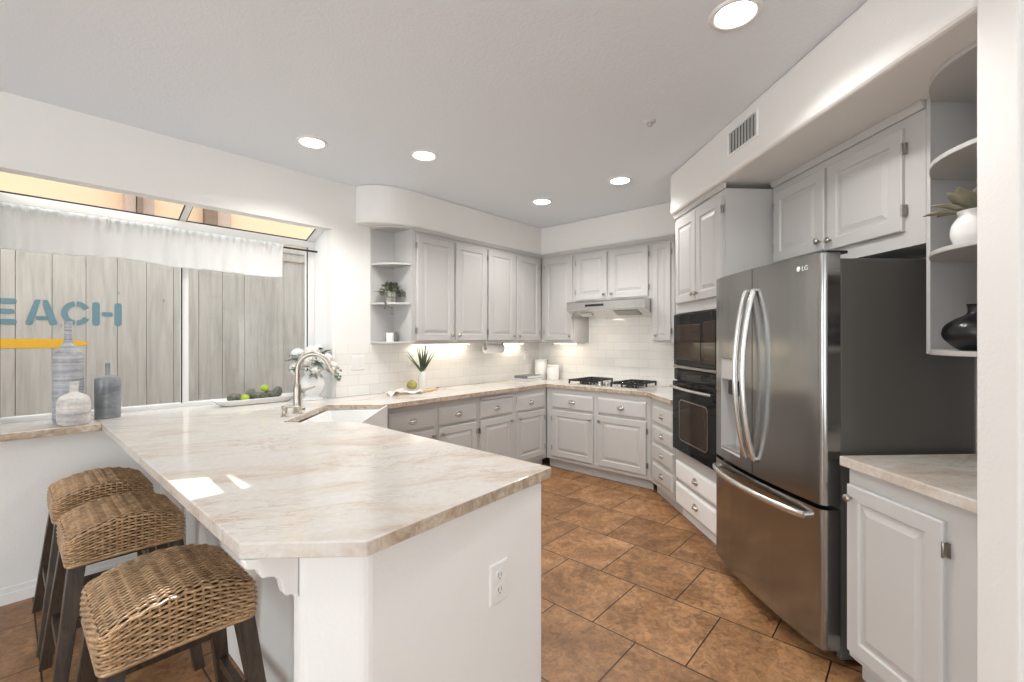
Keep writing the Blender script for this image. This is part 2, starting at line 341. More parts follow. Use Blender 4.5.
b = MB(); b.box(-5.6, -5.5, -2.6, -.6, 0, CEIL); b.box(-5.6, -5.5, 1.8, 3.7, 0, CEIL); b.box(-5.6, -5.5, -.6, 1.8, 2.3, CEIL); b.box(-5.6, -5.5, -.6, 1.8, 0, .3)
struct(b.build('wall_west', 'wall'))
struct(MB().prism([(0, 0), (.0, .085), (-.006, .09), (-.012, .085), (-.012, .06), (-.016, .055), (-.016, 0)], -5.5, .60, 'x').build('baseboard_left', 'trim', loc=(0, YW-.001, 0)))
# soffits
pts = [(2.00, YW)]+[(2.00+.37*(1-math.cos(a)), YW-.28*math.sin(a)) for a in [PI/2*i/12 for i in range(1, 13)]]
pts += [(4.22, 3.32), (4.22, 1.210), (4.53, 1.520), (4.53, YW)]
struct(MB().prism(pts, SOF, CEIL).build('wall_soffit_range', 'wall', bevel=.014, seg=3))
struct(MB().prism(nrpoly([(1.45, 3.55), (ND, 3.55), (ND, 1.276), (1.45, 1.276)]), SOF, CEIL).build('wall_soffit_fridge', 'wall', bevel=.022, seg=3))
# tile
struct(MB().box(1.822, 4.52, 3.588, YW, .916, 1.356).build('wall_tile_left', 'tile_x'))
struct(MB().box(4.518, XB, 1.53, 3.588, .916, 1.90).build('wall_tile_range', 'tile_y'))
# peninsula half wall with bull-nosed corners
b = MB(); pen = [(1.345, 1.05), (1.345, 1.17), (.80, 1.17), (.80, 3.0), (.66, 3.0), (.66, 1.222), (.50, 1.222), (.50, 1.165), (.615, 1.05)]
struct(b.prism(pen[::-1], 0, .873).build('wall_peninsula', 'wall', bevel=.018, seg=3))
struct(MB().box(.66, .80, 3.002, YW, 0, .873).build('wall_peninsula_end', 'wall'))

# ------------------------------------------------------------------ garden window
win = bpy.data.objects.new('window_1', None); COL.objects.link(win); struct(win); win['label'] = 'white garden window with two panes and sloping glass roof'
GY = 3.95
b = MB(); b.box(-.09, 1.80, GY-.03, GY+.03, .90, .945); b.box(-.09, -.02, GY-.03, GY+.03, .945, 2.20); b.box(1.738, 1.80, GY-.03, GY+.03, .945, 2.20)
b.box(.845, .885, GY-.025, GY+.03, .945, 2.20); b.box(-.09, 1.80, GY-.035, GY+.035, 2.185, 2.24)
b.build('window_frame', 'trim', win, bevel=.004)
b = MB()
for x in (-.024, .838, 1.731): b.box(x, x+.007, GY-.034, GY-.028, .945, 2.185)
b.build('gasket', 'seam', win)
b = MB(); b.box(-.02, .845, GY-.004, GY+.002, .945, 2.19); b.box(.885, 1.738, GY-.004, GY+.002, .945, 2.19); b.build('glass_pane', 'glass', win)
def slope(y): return 2.345-(y-3.70)*(2.345-2.238)/(.25)
b = MB()
for x0, x1 in ((-.09, -.03), (.83, .868), (1.735, 1.80)): b.prism([(3.70, slope(3.70)-.012), (3.96, slope(3.96)-.004), (3.96, slope(3.96)+.02), (3.70, slope(3.70)+.02)], x0, x1, 'x')
b.box(-.09, 1.80, 3.70, 3.73, 2.322, 2.37); b.build('roof_frame', 'trim', win)
b = MB(); b.prism([(3.93, 2.241), (3.962, 2.233), (3.962, 2.248), (3.93, 2.253)], -.03, 1.735, 'x')
for x in (-.03, .824, .868, 1.729): b.prism([(3.73, slope(3.73)-.006), (3.95, slope(3.95)-.006), (3.95, slope(3.95)+.004), (3.73, slope(3.73)+.004)], x, x+.005, 'x')
b.build('roof_gasket', 'seam', win)
b = MB(); b.prism([(3.73, slope(3.73)), (3.95, slope(3.95)), (3.95, slope(3.95)+.006), (3.73, slope(3.73)+.006)], -.03, 1.735, 'x'); b.build('roof_glass', 'glass', win)
b = MB()
for x0, x1 in ((-.14, -.09), (1.80, 1.85)): b.prism([(3.70, .85), (3.98, .85), (3.98, 2.235), (3.70, 2.36)], x0, x1, 'x')
b.box(-.14, 1.85, 3.70, 3.98, .80, .872); b.build('window_box', 'trim', win)

# ------------------------------------------------------------------ countertops
main = [(.372, 1.205), (.582, .990), (1.385, 1.040), (1.389, 2.460), (1.077, 2.770), (1.585, 3.262), (1.897, 2.968), (3.94, 3.036), (3.94, 1.872)]
main += [NR(1.462, 3.562)[:2], NR(2.125, 3.562)[:2], (4.522, 1.522), (4.522, 3.594), (1.794, 3.594), (1.794, 3.915), (.372, 3.915)]
tag(MB().prism(main, .875, .915).build('countertop', 'marble', bevel=.004), 'long cream veined stone worktop running from the peninsula around to the cooktop', 'countertop')
tag(MB().box(-.085, .371, 3.49, 3.915, .875, .915).build('sill_ledge', 'marble_sill', bevel=.004), 'short stone ledge on the window sill under the three vases', 'ledge')
tag(MB().prism(nrpoly([(1.462, 1.818), (1.462, 1.282), (2.125, 1.282), (2.125, 1.818)][::-1]), .875, .915).build('countertop', 'marble_warm', bevel=.004), 'small stone worktop beside the refrigerator on the right', 'countertop')

# ------------------------------------------------------------------ cabinet kit (local frame: x to the right, y into the cabinet, z up)
def door_mesh(w, h, fr=.058):
    b = MB(); L = [(0, 0), (0, -.015), (.005, -.020), (fr, -.020), (fr+.006, -.012), (fr+.016, -.012), (fr+.040, -.019)]
    if w < 2*(fr+.045): L = [(i*w/(2*(fr+.06)), y) for i, y in L]
    return b.rects([(i, w-i, i, h-i, y) for i, y in L])
def slab_mesh(w, h): return MB().rects([(i, w-i, i, h-i, y) for i, y in ((0, 0), (0, -.011), (.004, -.015), (.010, -.017), (.016, -.020))])
def knob(par, x, y, z, mat='nickel'):
    MB().lathe([(.006, 0), (.006, -.013), (.013, -.016), (.0165, -.022), (.015, -.028), (.007, -.032), (.0005, -.0325)], 14, axis='y').build('knob', mat, par, loc=(x, y, z))
def cup(par, x, y, z):
    b = MB(); rr = []
    for i in range(7):
        t = PI*i/6; ring = []
        for k in range(7):
            ph = PI/2*k/6; ring.append((-.040*math.cos(t)*(.45+.55*math.cos(ph) if k else 1), -.024*math.sin(ph)**.8*math.sin(t)**.6 if 0 < i < 6 else 0, .022*math.cos(ph)*math.sin(t)-.008))
        rr.append(ring)
    b.rings(rr, False, False, False)
    b.lathe([(.0405, 0), (.0405, -.003), (.034, -.004)], 22, axis='y', sy=.62)
    b.build('cup_pull', 'chrome', par, solid=.002, loc=(x, y, z))
def hinge(par, x, y, z, side):
    b = MB(); b.box(-.003, .003, -.012, 0, -.021, .021); b.lathe([(.0035, -.026), (.0045, -.024), (.0045, .024), (.0035, .026)], 8, (0, -.013, 0)); b.box(min(0, side*.013), max(0, side*.013), -.003, 0, -.024, .024)
    b.build('hinge', 'hinge', par, loc=(x, y, z))
def door(root, x, z, w, h, mat, kn=None, hg=None):
    d = door_mesh(w, h).build('door', mat, root, loc=(x, 0, z))
    if kn: knob(d, *((w-.028 if kn[0] == 'r' else .028), -.020, (h-.05 if kn[1] == 't' else .05)))
    if hg:
        for zz in (.09, h-.09): hinge(d, w+.003 if hg == 'r' else -.003, -.006, zz, 1 if hg == 'r' else -1)
    return d
def drawer(root, x, z, w, h, mat):
    d = slab_mesh(w, h).build('drawer', mat, root, loc=(x, 0, z)); cup(d, w/2, -.020, h/2); return d
def base_body(root, w, d, mat, h=.874):
    MB().box(0, w, 0, d, .10, h).build('body', mat, root); MB().box(0, w, .055, .07, 0, .10).build('toe_kick', mat, root)
def upper_body(root, w, d, h, mat):
    MB().box(0, w, 0, d, 0, h-.035).build('body', mat, root)
    MB().prism([(0.0, h-.034), (-.010, h-.034), (-.014, h-.022), (-.020, h-.012), (-.022, h-.001), (.0, h-.001)], 0, w, 'x').build('crown_trim', mat, root)

UZ = 1.36; UH = SOF-UZ-.001
# window run, lower
def low_left(x0, x1, fronts, label, board=None):
    r = thing('base_cabinet', label, 'cabinet', (x0, 3.055, 0), ROT_L, 'grey base cabinets under the worktop'); base_body(r, x1-x0, .535, 'base')
    for i, (a, c) in enumerate(fronts):
        drawer(r, a-x0, .658, c-a, .157, 'base'); door(r, a-x0, .145, c-a, .495, 'base', ('r' if i == 0 else 'l', 't'), 'l' if i == 0 else 'r')
    if board: MB().box(board[0]-x0, board[1]-x0, -.022, -.0005, .830, .848).build('pull_out_board', 'base', r, bevel=.003)
    return r
low_left(1.945, 2.922, [(1.970, 2.415), (2.460, 2.898)], 'grey base cabinet nearest the sink, left of the one with a pull-out board')
low_left(2.924, 3.965, [(2.950, 3.393), (3.465, 3.915)], 'grey base cabinet with a pull-out board, in the corner right of the sink cabinet', (2.95, 3.39))
# range run, lower
r = thing('base_cabinet', 'grey base cabinet with two drawers under the gas cooktop', 'cabinet', (3.97, 3.05, 0), ROT_B, 'grey base cabinets under the worktop'); base_body(r, 1.205, .545, 'base')
for i, (a, c) in enumerate([(.085, .598), (.650, 1.165)]): drawer(r, a, .658, c-a, .157, 'base'); door(r, a, .140, c-a, .495, 'base', ('r' if i == 0 else 'l', 't'), 'l' if i == 0 else 'r')
# diagonal drawer stack
def diag(name, label, n, rfar, cat='cabinet', group=None): return thing(name, label, cat, NR(n, rfar), ROT_D, group)
r = diag('drawer_cabinet', 'narrow grey cabinet of four drawers left of the wall oven', 1.50, 4.098); base_body(r, .532, .60, 'base')
for z0, z1 in ((.660, .805), (.500, .633), (.330, .473), (.155, .300)): drawer(r, .075, z0, .445, z1-z0, 'base')
# peninsula and sink cabinets (kitchen side)
r = thing('base_cabinet', 'grey base cabinet on the kitchen side of the peninsula', 'cabinet', (1.325, 1.18, 0), PI/2); base_body(r, 1.10, .50, 'base')
for i in range(2): drawer(r, .03+i*.54, .658, .50, .157, 'base'); door(r, .03+i*.54, .145, .50, .495, 'base', ('r' if i == 0 else 'l', 't'))
r = thing('sink_cabinet', 'grey corner cabinet beneath the white apron sink', 'cabinet', (1.400, 2.490, 0), PI/4); MB().box(0, .66, 0, .40, .10, .66).build('body', 'base', r); MB().box(0, .66, .055, .07, 0, .10).build('toe_kick', 'base', r)
for i in range(2): door(r, .02+i*.315, .13, .305, .51, 'base', ('r' if i == 0 else 'l', 't'))

# upper cabinets, window run
def upper(loc, rot, w, d, h, doors, label, mat='upper', group='greige wall cabinets'):
    r = thing('wall_cabinet', label, 'cabinet', loc, rot, group); upper_body(r, w, d, h, mat)
    for x, z, dw, dh, kn, hg in doors: door(r, x, z, dw, dh, mat, kn, hg)
    return r
upper((2.402, 3.32, UZ), ROT_L, .906, .278, UH, [(.030, .025, .422, .935, 'rb', 'l'), (.482, .025, .412, .935, 'lb', 'r')], 'tall two-door greige wall cabinet beside the open corner shelf')
upper((3.310, 3.32, UZ), ROT_L, .905, .278, UH, [(.012, .025, .405, .935, 'rb', 'l'), (.458, .025, .395, .935, 'lb', 'r')], 'tall two-door greige wall cabinet next to the inside corner')
upper((4.22, 3.315, UZ), ROT_B, .457, .296, UH, [(.050, .025, .390, .935, 'rb', 'l')], 'single-door greige wall cabinet left of the range hood')
upper((4.22, 2.856, 1.80), ROT_B, .906, .296, SOF-1.80-.001, [(.030, .022, .385, .500, 'rb', 'l'), (.452, .022, .420, .500, 'lb', 'r')], 'short two-door greige wall cabinet above the range hood')
upper((4.22, 1.948, UZ), ROT_B, .222, .270, UH, [(.020, .025, .170, .935, 'lb', 'r')], 'very narrow greige wall cabinet right of the range hood')
# fridge wall cabinet
r = diag('wall_cabinet', 'two-door greige wall cabinet above the refrigerator', 1.80, 2.776, group='greige wall cabinets'); r.location.z = 1.795
upper_body(r, 1.0, .325, SOF-1.795-.001, 'upper')
door(r, .030, .078, .425, .435, 'upper', 'rb', 'l'); door(r, .478, .068, .430, .445, 'upper', 'lb', 'r')

# open corner shelves
def shelf_outline_left(k=14): return [(2.400, 3.598), (2.150, 3.598)]+[(2.395-.245*math.cos(a), 3.598-.276*math.sin(a)) for a in [PI/2*i/k for i in range(1, k+1)]]+[(2.400, 3.322)]
r = thing('corner_shelf', 'open curved corner shelf unit at the left end of the wall cabinets', 'shelf')
MB().box(2.382, 2.4005, 3.322, 3.598, UZ, SOF-.002).build('side_panel', 'upper', r); MB().box(2.146, 2.381, 3.590, 3.599, UZ, SOF-.002).build('back_panel', 'upper', r)
for z in (UZ, 1.700, 2.045, 2.366):
    o = shelf_outline_left(); MB().prism([(min(x, 2.381), min(y, 3.589)) for x, y in o][::-1], z, z+.017).build('shelf', 'upper', r, bevel=.003)
r = thing('corner_shelf', 'open curved shelf unit at the right end of the refrigerator wall cabinet', 'shelf')
MB().prism(nrpoly([(1.80, 1.774), (2.125, 1.774), (2.125, 1.757), (1.80, 1.757)]), 1.34, SOF-.002).build('side_panel', 'upper', r)
MB().prism(nrpoly([(2.112, 1.756), (2.125, 1.756), (2.125, 1.278), (2.112, 1.278)]), 1.34, SOF-.002).build('back_panel', 'upper', r)
for z in (1.340, 1.712, 2.048, 2.366):
    o = [(2.111, 1.756), (2.111, 1.279), (1.61, 1.279), (1.61, 1.44), (1.618, 1.505), (1.632, 1.555), (1.655, 1.605), (1.69, 1.653), (1.735, 1.70), (1.775, 1.735), (1.802, 1.756)]
    MB().prism(nrpoly(o), z, z+.018).build('shelf', 'upper', r, bevel=.003)
# base cabinet right of the fridge
r = diag('base_cabinet', 'grey base cabinet with one visible door right of the refrigerator', 1.49, 1.797, group='grey base cabinets under the worktop'); base_body(r, .515, .60, 'base')
door(r, .006, .128, .394, .680, 'base', ('l', 't'), 'r')

# ------------------------------------------------------------------ oven tower
TW = .768
r = diag('oven_cabinet', 'tall cabinet housing the black double wall oven', 1.50, 3.553)
b = MB(); b.box(0, TW, 0, .60, .10, .530); b.box(0, TW, 0, .60, 1.600, SOF-.036); b.box(0, .030, 0, .60, .530, 1.600); b.box(TW-.030, TW, 0, .60, .530, 1.600); b.box(.030, TW-.030, .57, .60, .530, 1.600)
b.build('body', 'upper', r); MB().box(0, TW, .055, .07, 0, .10).build('toe_kick', 'white_paint', r)
MB().prism([(0.0, SOF-.035), (-.010, SOF-.035), (-.014, SOF-.023), (-.020, SOF-.013), (-.022, SOF-.001), (.0, SOF-.001)], 0, TW, 'x').build('crown_trim', 'upper', r)
door(r, .035, 1.675, .345, .640, 'upper', 'rb', 'l'); door(r, .388, 1.675, .345, .640, 'upper', 'lb', 'r')
drawer(r, .035, .310, .70, .140, 'white_paint'); drawer(r, .035, .115, .70, .165, 'white_paint')
ov = diag('wall_oven', 'black built-in double wall oven with microwave above', 1.50, 3.523)
OW = .708
MB().box(.003, OW-.003, -.004, .50, .535, 1.595).build('housing', 'dark', ov)
d = MB().rects([(0, OW, 1.200, 1.590, -.005), (0, OW, 1.200, 1.590, -.026), (.006, OW-.006, 1.206, 1.584, -.030)]).build('microwave_door', 'black_glass', ov)
MB().rects([(.06, .46, 1.245, 1.505, -.0305), (.064, .456, 1.249, 1.501, -.033)]).build('microwave_window', 'oven_window', d, bevel=.002)
MB().box(.50, .66, -.032, -.0305, 1.235, 1.52).build('control_pad', 'oven_window', d)
MB().box(0, OW, -.034, -.005, 1.176, 1.196).build('trim_strip', 'hinge', ov, bevel=.004)
cp = MB().rects([(0, OW, 1.085, 1.172, -.005), (0, OW, 1.085, 1.172, -.022), (.004, OW-.004, 1.089, 1.168, -.026)]).build('control_panel', 'black_glass', ov)
MB().box(.24, .47, -.028, -.0265, 1.110, 1.145).build('display', 'oven_window', cp)
d = MB().rects([(0, OW, .545, 1.075, -.005), (0, OW, .545, 1.075, -.034), (.008, OW-.008, .553, 1.067, -.040)]).build('oven_door', 'black_glass', ov)
def rrect(x0, x1, z0, z1, rad, n=5):
    o = []
    for cx, cz, a0 in ((x1-rad, z1-rad, 0), (x0+rad, z1-rad, PI/2), (x0+rad, z0+rad, PI), (x1-rad, z0+rad, 1.5*PI)): o += [(cx+rad*math.cos(a0+PI/2*i/n), cz+rad*math.sin(a0+PI/2*i/n)) for i in range(n+1)]
    return o
b = MB(); A = rrect(.13, .58, .635, .945, .04); B_ = rrect(.138, .572, .643, .937, .034)
b.rings([[(x, -.0405, z) for x, z in A], [(x, -.043, z) for x, z in A], [(x, -.043, z) for x, z in B_], [(x, -.0405, z) for x, z in B_]], cap0=False, cap1=False, smooth=False); b.build('window_frame', 'hinge', d)
MB().prism(rrect(.139, .571, .644, .936, .034), -.0425, -.0402, 'y').build('oven_window', 'oven_window', d)
b = MB(); b.tube([(.03, -.072-.012*math.sin(PI*i/12), 1.035) if 0 < i < 12 else (.03+.0, -.072, 1.035) for i in range(0)] or [(.03+(OW-.06)*i/14, -.066-.022*math.sin(PI*i/14), 1.035) for i in range(15)], .011, 10)
for x in (.05, OW-.05): b.tube([(x, -.040, 1.035), (x, -.070, 1.035)], .009, 8)
b.build('door_handle', 'steel_light', d)

# ------------------------------------------------------------------ refrigerator (x to the right = towards the camera, y into the wall)
FW = .91
fr = diag('refrigerator', 'large stainless steel french-door refrigerator with bottom freezer drawer', 1.42, 2.766)
MB().box(.006, FW-.006, .085, .69, .03, 1.745).build('body', 'fridge_side', fr, bevel=.004)
b = MB()
for x in (.06, FW-.06):
    for y in (.14, .62): b.lathe([(.022, 0), (.022, .03)], 12, (x, y, 0))
b.build('foot', 'dark', fr)
def fy(x): return -.036*(1-((x-FW/2)/(FW/2))**2)
def door_panel(x0, x1, z0, z1, hole=None, rl=True, rr_=True):
    b = MB(); xs = [x0+(x1-x0)*i/16 for i in range(17)]
    if hole: xs = sorted(set([x for x in xs if not (hole[0]-.012 < x < hole[0]+.012 or hole[1]-.012 < x < hole[1]+.012)]+[hole[0], hole[1]]))
    zs = [z0, z1] if not hole else [z0, hole[2], hole[3], z1]
    def front(x):
        y = fy(x)
        for e, on in ((x0, rl), (x1, rr_)):
            t = abs(x-e)/.022
            if on and t < 1: y += .022*(1-math.sqrt(max(0, 1-(1-t)**2)))
        return y
    ex = []
    for e, sg, on in ((x0, 1, rl), (x1, -1, rr_)):
        if on: ex += [e+sg*v for v in (.002, .006, .011, .017, .023)]
        else: ex += [e+sg*.002]
    xs = sorted(set(xs+[x for x in ex if not hole or not (hole[0] <= x <= hole[1])]))
    idx = {}
    for i, x in enumerate(xs):
        for k, z in enumerate(zs): idx[i, k] = len(idx)
    vs = [None]*len(idx)
    for (i, k), n in idx.items(): vs[n] = (xs[i], front(xs[i]), zs[k])
    fs = []
    for i in range(len(xs)-1):
        for k in range(len(zs)-1):
            if hole and hole[0]-1e-6 <= xs[i] and xs[i+1] <= hole[1]+1e-6 and k == 1: continue
            fs.append((idx[i, k], idx[i+1, k], idx[i+1, k+1], idx[i, k+1]))
    b.add(vs, fs, True)
    n = len(xs); yb = .078
    for z, fl in ((z0, 0), (z1, 1)): b.add([(x, front(x), z) for x in xs]+[(x1, yb, z), (x0, yb, z)], [tuple(range(n+2))])
    b.add([(x0, front(x0), z0), (x0, front(x0), z1), (x0, yb, z1), (x0, yb, z0)], [(0, 1, 2, 3)]); b.add([(x1, front(x1), z0), (x1, front(x1), z1), (x1, yb, z1), (x1, yb, z0)], [(0, 1, 2, 3)])
    b.add([(x0, yb, z0), (x1, yb, z0), (x1, yb, z1), (x0, yb, z1)], [(0, 1, 2, 3)])
    return b
DZ0, DZ1 = .692, 1.768; HOLE = (.095, .335, .745, 1.285)
dl = door_panel(0, FW/2-.003, DZ0, DZ1, HOLE, True, False).build('door', 'steel', fr, label='left refrigerator door with water dispenser')
dr = door_panel(FW/2+.003, FW, DZ0, DZ1, None, False, True).build('door', 'steel', fr, label='right refrigerator door')
fz = door_panel(0, FW, .075, .672).build('freezer_drawer', 'steel', fr)
# dispenser alcove
hx0, hx1, hz0, hz1 = HOLE
b = MB(); yf0, yf1 = fy(hx0), fy(hx1)
b.add([(hx0, yf0, hz0), (hx1, yf1, hz0), (hx1, yf1, hz1), (hx0, yf0, hz1), (hx0+.01, .070, hz0+.02), (hx1-.01, .070, hz0+.02), (hx1-.01, .070, hz1-.01), (hx0+.01, .070, hz1-.01)],
      [(4, 5, 6, 7), (0, 1, 5, 4), (3, 7, 6, 2), (0, 4, 7, 3), (1, 2, 6, 5)])
dw = b.build('water_dispenser', 'grey_plastic', dl)
MB().prism([(hx0+.002, yf0+.002), (hx1-.002, yf1+.002), (hx1-.002, .068), (hx0+.002, .068)], 1.165, hz1-.002).build('control_panel', 'grey_plastic', dw, bevel=.003)
MB().box(.16, .27, -.010, .060, 1.075, 1.160).build('nozzle', 'dark', dw, bevel=.012)
MB().box(.17, .26, .035, .065, .90, 1.07).build('paddle', 'grey_plastic', dw, bevel=.01)
MB().box(hx0+.012, hx1-.012, -.012, .064, hz0+.004, hz0+.022).build('drip_tray', 'steel_light', dw, bevel=.003)
def arc_handle(x, par):
    b = MB(); pts = []; R = []
    for i in range(25):
        t = i/24; z = 1.650-(1.650-.780)*t; s = math.sin(PI*t); pts.append((x, fy(x)-.012-.062*s**.75, z)); R.append(.0145)
    b.tube(pts, R, 12, flat=.8)
    for t in (0.0, 1.0):
        z = 1.650-(1.650-.780)*t; b.tube([(x, fy(x)+.003, z), (x, fy(x)-.014, z)], .014, 10)
    b.build('handle', 'steel_light', par)
arc_handle(FW/2-.035, dl); arc_handle(FW/2+.035, dr)
b = MB(); b.tube([(.05+(FW-.12)*i/24, fy(.05+(FW-.12)*i/24)-.020-.040*math.sin(PI*i/24)**.6, .628) for i in range(25)], .0145, 12, flat=1.15)
for x in (.055, FW-.075): b.tube([(x, fy(x)+.003, .628), (x, fy(x)-.022, .628)], .013, 10)
b.build('handle', 'steel_light', fz)
b = MB()
for x in (.02, FW-.08): b.box(x, x+.06, .03, .13, 1.7685, 1.782)
b.build('hinge_cover', 'dark', fr, bevel=.004)
MB().box(.03, FW-.03, .082, .086, .034, .074).build('kick_grille', 'dark', fr)
lx = FW-.125; MB().lathe([(.012, 0), (.012, -.0015), (.010, -.002)], 20, axis='y').build('logo_disc', 'plate', dr, loc=(lx, fy(lx)-.0006, 1.715))
fc = bpy.data.curves.new('logo', 'FONT'); fc.body = 'LG'; fc.size = .030; fc.extrude = .0006; tmp = bpy.data.objects.new('logo_text', fc); COL.objects.link(tmp)
bpy.context.view_layer.update(); lm = bpy.data.meshes.new_from_object(tmp.evaluated_get(bpy.context.evaluated_depsgraph_get())); bpy.data.objects.remove(tmp)
fo = bpy.data.objects.new('logo', lm); COL.objects.link(fo); fo.parent = dr
fo.location = (lx+.018, fy(lx+.018)-.0012, 1.705); fo.rotation_euler = (PI/2, 0, .10); lm.materials.clear(); lm.materials.append(M['plate'])

# ------------------------------------------------------------------ range hood and cooktop
hd = thing('range_hood', 'stainless steel under-cabinet range hood above the cooktop', 'range hood', (4.53, 2.85, 0), ROT_B)
# local x: 0..0.92 towards -Y, y: 0 at the wall, negative to the front
prof = [(-.012, 1.797), (-.455, 1.797), (-.470, 1.785), (-.470, 1.700), (-.440, 1.690), (-.30, 1.640), (-.012, 1.632)]
b = MB(); b.rings([[(.0+.0*abs(y), y, z) for y, z in prof], [(.905, y, z) for y, z in prof]], smooth=False); b.build('shell', 'hood_steel', hd, bevel=.003)
MB().box(.235, .455, -.474, -.4705, 1.738, 1.760).build('switch_panel', 'dark', hd, bevel=.002)
MB().prism([(-.425, 1.684), (-.315, 1.6445), (-.317, 1.640), (-.427, 1.679)], .54, .80, 'x').build('filter', 'hinge', hd)
MB().prism([(-.40, 1.672), (-.33, 1.6485), (-.332, 1.642), (-.402, 1.666)], .12, .26, 'x').build('light_lens', 'ceramic', hd)
lamp('hood_light', 'AREA', (.19, -.36, 1.632), .6, (1, .93, .82), direction=(0, .15, -1), parent=hd, shape='RECTANGLE', size=.14, size_y=.07)
ck = thing('gas_cooktop', 'stainless gas cooktop with black cast iron grates set in the stone worktop', 'cooktop', (4.02, 2.82, .9152), ROT_B)
CW, CDp = .82, .47
MB().rects([(0, 1, 0, 1, 0)]) if 0 else None
b = MB(); b.prism(rrect(0, CW, 0, CDp, .02), 0, .006); b.prism(rrect(.012, CW-.012, .012, CDp-.012, .015), .006, .010); b.build('tray', 'steel_light', ck)
for bx, by in ((.15, .13), (.15, .34), (.67, .13), (.67, .34)):
    b = MB(); b.lathe([(.050, .010), (.050, .016), (.036, .020), (.036, .028), (.030, .031), (.001, .032)], 20, (bx, by, 0)); b.build('burner', 'iron', ck)
for gx in (.022, .525):
    b = MB(); z0, z1 = .038, .056
    for y in (.02, .235, .45): b.box(gx, gx+.27, y-.007, y+.007, z0, z1)
    for x in (gx, gx+.135, gx+.27): b.box(x-.007, x+.007, .013, .457, z0, z1)
    for x in (gx+.067, gx+.203):
        for y0, y1 in ((.05, .11), (.15, .21), (.26, .32), (.36, .42)): b.box(x-.005, x+.005, y0, y1, z0, z1+.004)
    for x in (gx, gx+.27):
        for y in (.02, .235, .45): b.box(x-.008, x+.008, y-.008, y+.008, .0101, z0)
    b.build('grate', 'iron', ck, bevel=.003)
for kx, ky in ((.345, .10), (.375, .19), (.435, .28), (.475, .37)):
    MB().lathe([(.022, .0101), (.022, .018), (.019, .022), (.018, .040), (.015, .044), (.001, .0445)], 18, (kx, ky, 0)).build('knob', 'steel_light', ck)

# ------------------------------------------------------------------ sink, faucet, soap pump
sk = thing('apron_sink', 'white apron-front farmhouse sink in the corner of the worktop', 'sink', (1.409, 2.483, 0), PI/4)
SW, SD = .70, .425
b = MB(); z0, z1, t = .672, .874, .022
outer = [(0, 0), (SW, 0), (SW, SD), (0, SD)]; inner = [(t, t), (SW-t, t), (SW-t, SD-t), (t, SD-t)]; bot = [(t+.02, t+.02), (SW-t-.02, t+.02), (SW-t-.02, SD-t-.02), (t+.02, SD-t-.02)]
b.rings([[(x, y, z0) for x, y in outer], [(x, y, z1) for x, y in outer], [(x, y, z1) for x, y in inner], [(x, y, z0+.03) for x, y in bot]], smooth=False); b.build('basin', 'sink', sk, bevel=.007, seg=3)
MB().box(0, SW, -.014, -.001, .672, .908).build('apron', 'sink', sk, bevel=.005); MB().lathe([(.043, .7025), (.043, .705), (.03, .706), (.028, .7035), (.001, .7035)], 20, (.35, .21, 0)).build('drain', 'chrome', sk)
fa = thing('faucet', 'tall gooseneck nickel faucet behind the sink', 'faucet', (1.281, 3.040, .9152), -PI/4)   # local +x points over the sink
b = MB(); b.lathe([(.031, 0), (.031, .006), (.025, .010), (.0245, .10), (.0255, .115), (.0255, .165), (.022, .178), (.017, .200)], 22)
b.build('body', 'nickel', fa)
pts = [(0, 0, .195), (0, 0, .22), (0, 0, .25), (0, 0, .275)]+[(.105-.105*math.cos(PI*i/16), 0, .275+.112*math.sin(PI*i/16)) for i in range(1, 14)]
pts += [(pts[-1][0]+.018*k, 0, pts[-1][2]-.032*k) for k in (1,)]
MB().tube(pts, .0155, 14).build('spout', 'nickel', fa)
e = Vector(pts[-1]); dv = (Vector(pts[-1])-Vector(pts[-2])).normalized()
MB().tube([e+dv*.001, e+dv*.012, e+dv*.055, e+dv*.062], [.0165, .019, .0185, .016], 14).build('spray_head', 'nickel', fa)
b = MB(); b.tube([(.018, .012, .140), (.034, .024, .142)], .016, 12); b.tube([(.030, .022, .144), (.06, .040, .155), (.095, .058, .168)], [.008, .0065, .0055], 10); b.build('handle', 'nickel', fa)
sp = thing('soap_dispenser', 'short nickel soap dispenser pump left of the faucet', 'soap dispenser', (1.168, 2.955, .9152), -PI/4)
MB().lathe([(.024, 0), (.024, .006), (.016, .010), (.015, .045), (.019, .050), (.019, .066), (.010, .072), (.001, .0725)], 18).build('body', 'nickel', sp)
MB().tube([(.012, 0, .060), (.05, 0, .064), (.085, .0, .060), (.092, 0, .054)], [.009, .008, .007, .006], 10).build('spout', 'nickel', sp)
tag(MB().lathe([(.021, 0), (.021, .012), (.018, .016), (.010, .017), (.001, .0172)], 18).build('air_switch', 'nickel', loc=(1.360, 3.150, .9152)), 'small round nickel button on the worktop right of the faucet', 'switch')

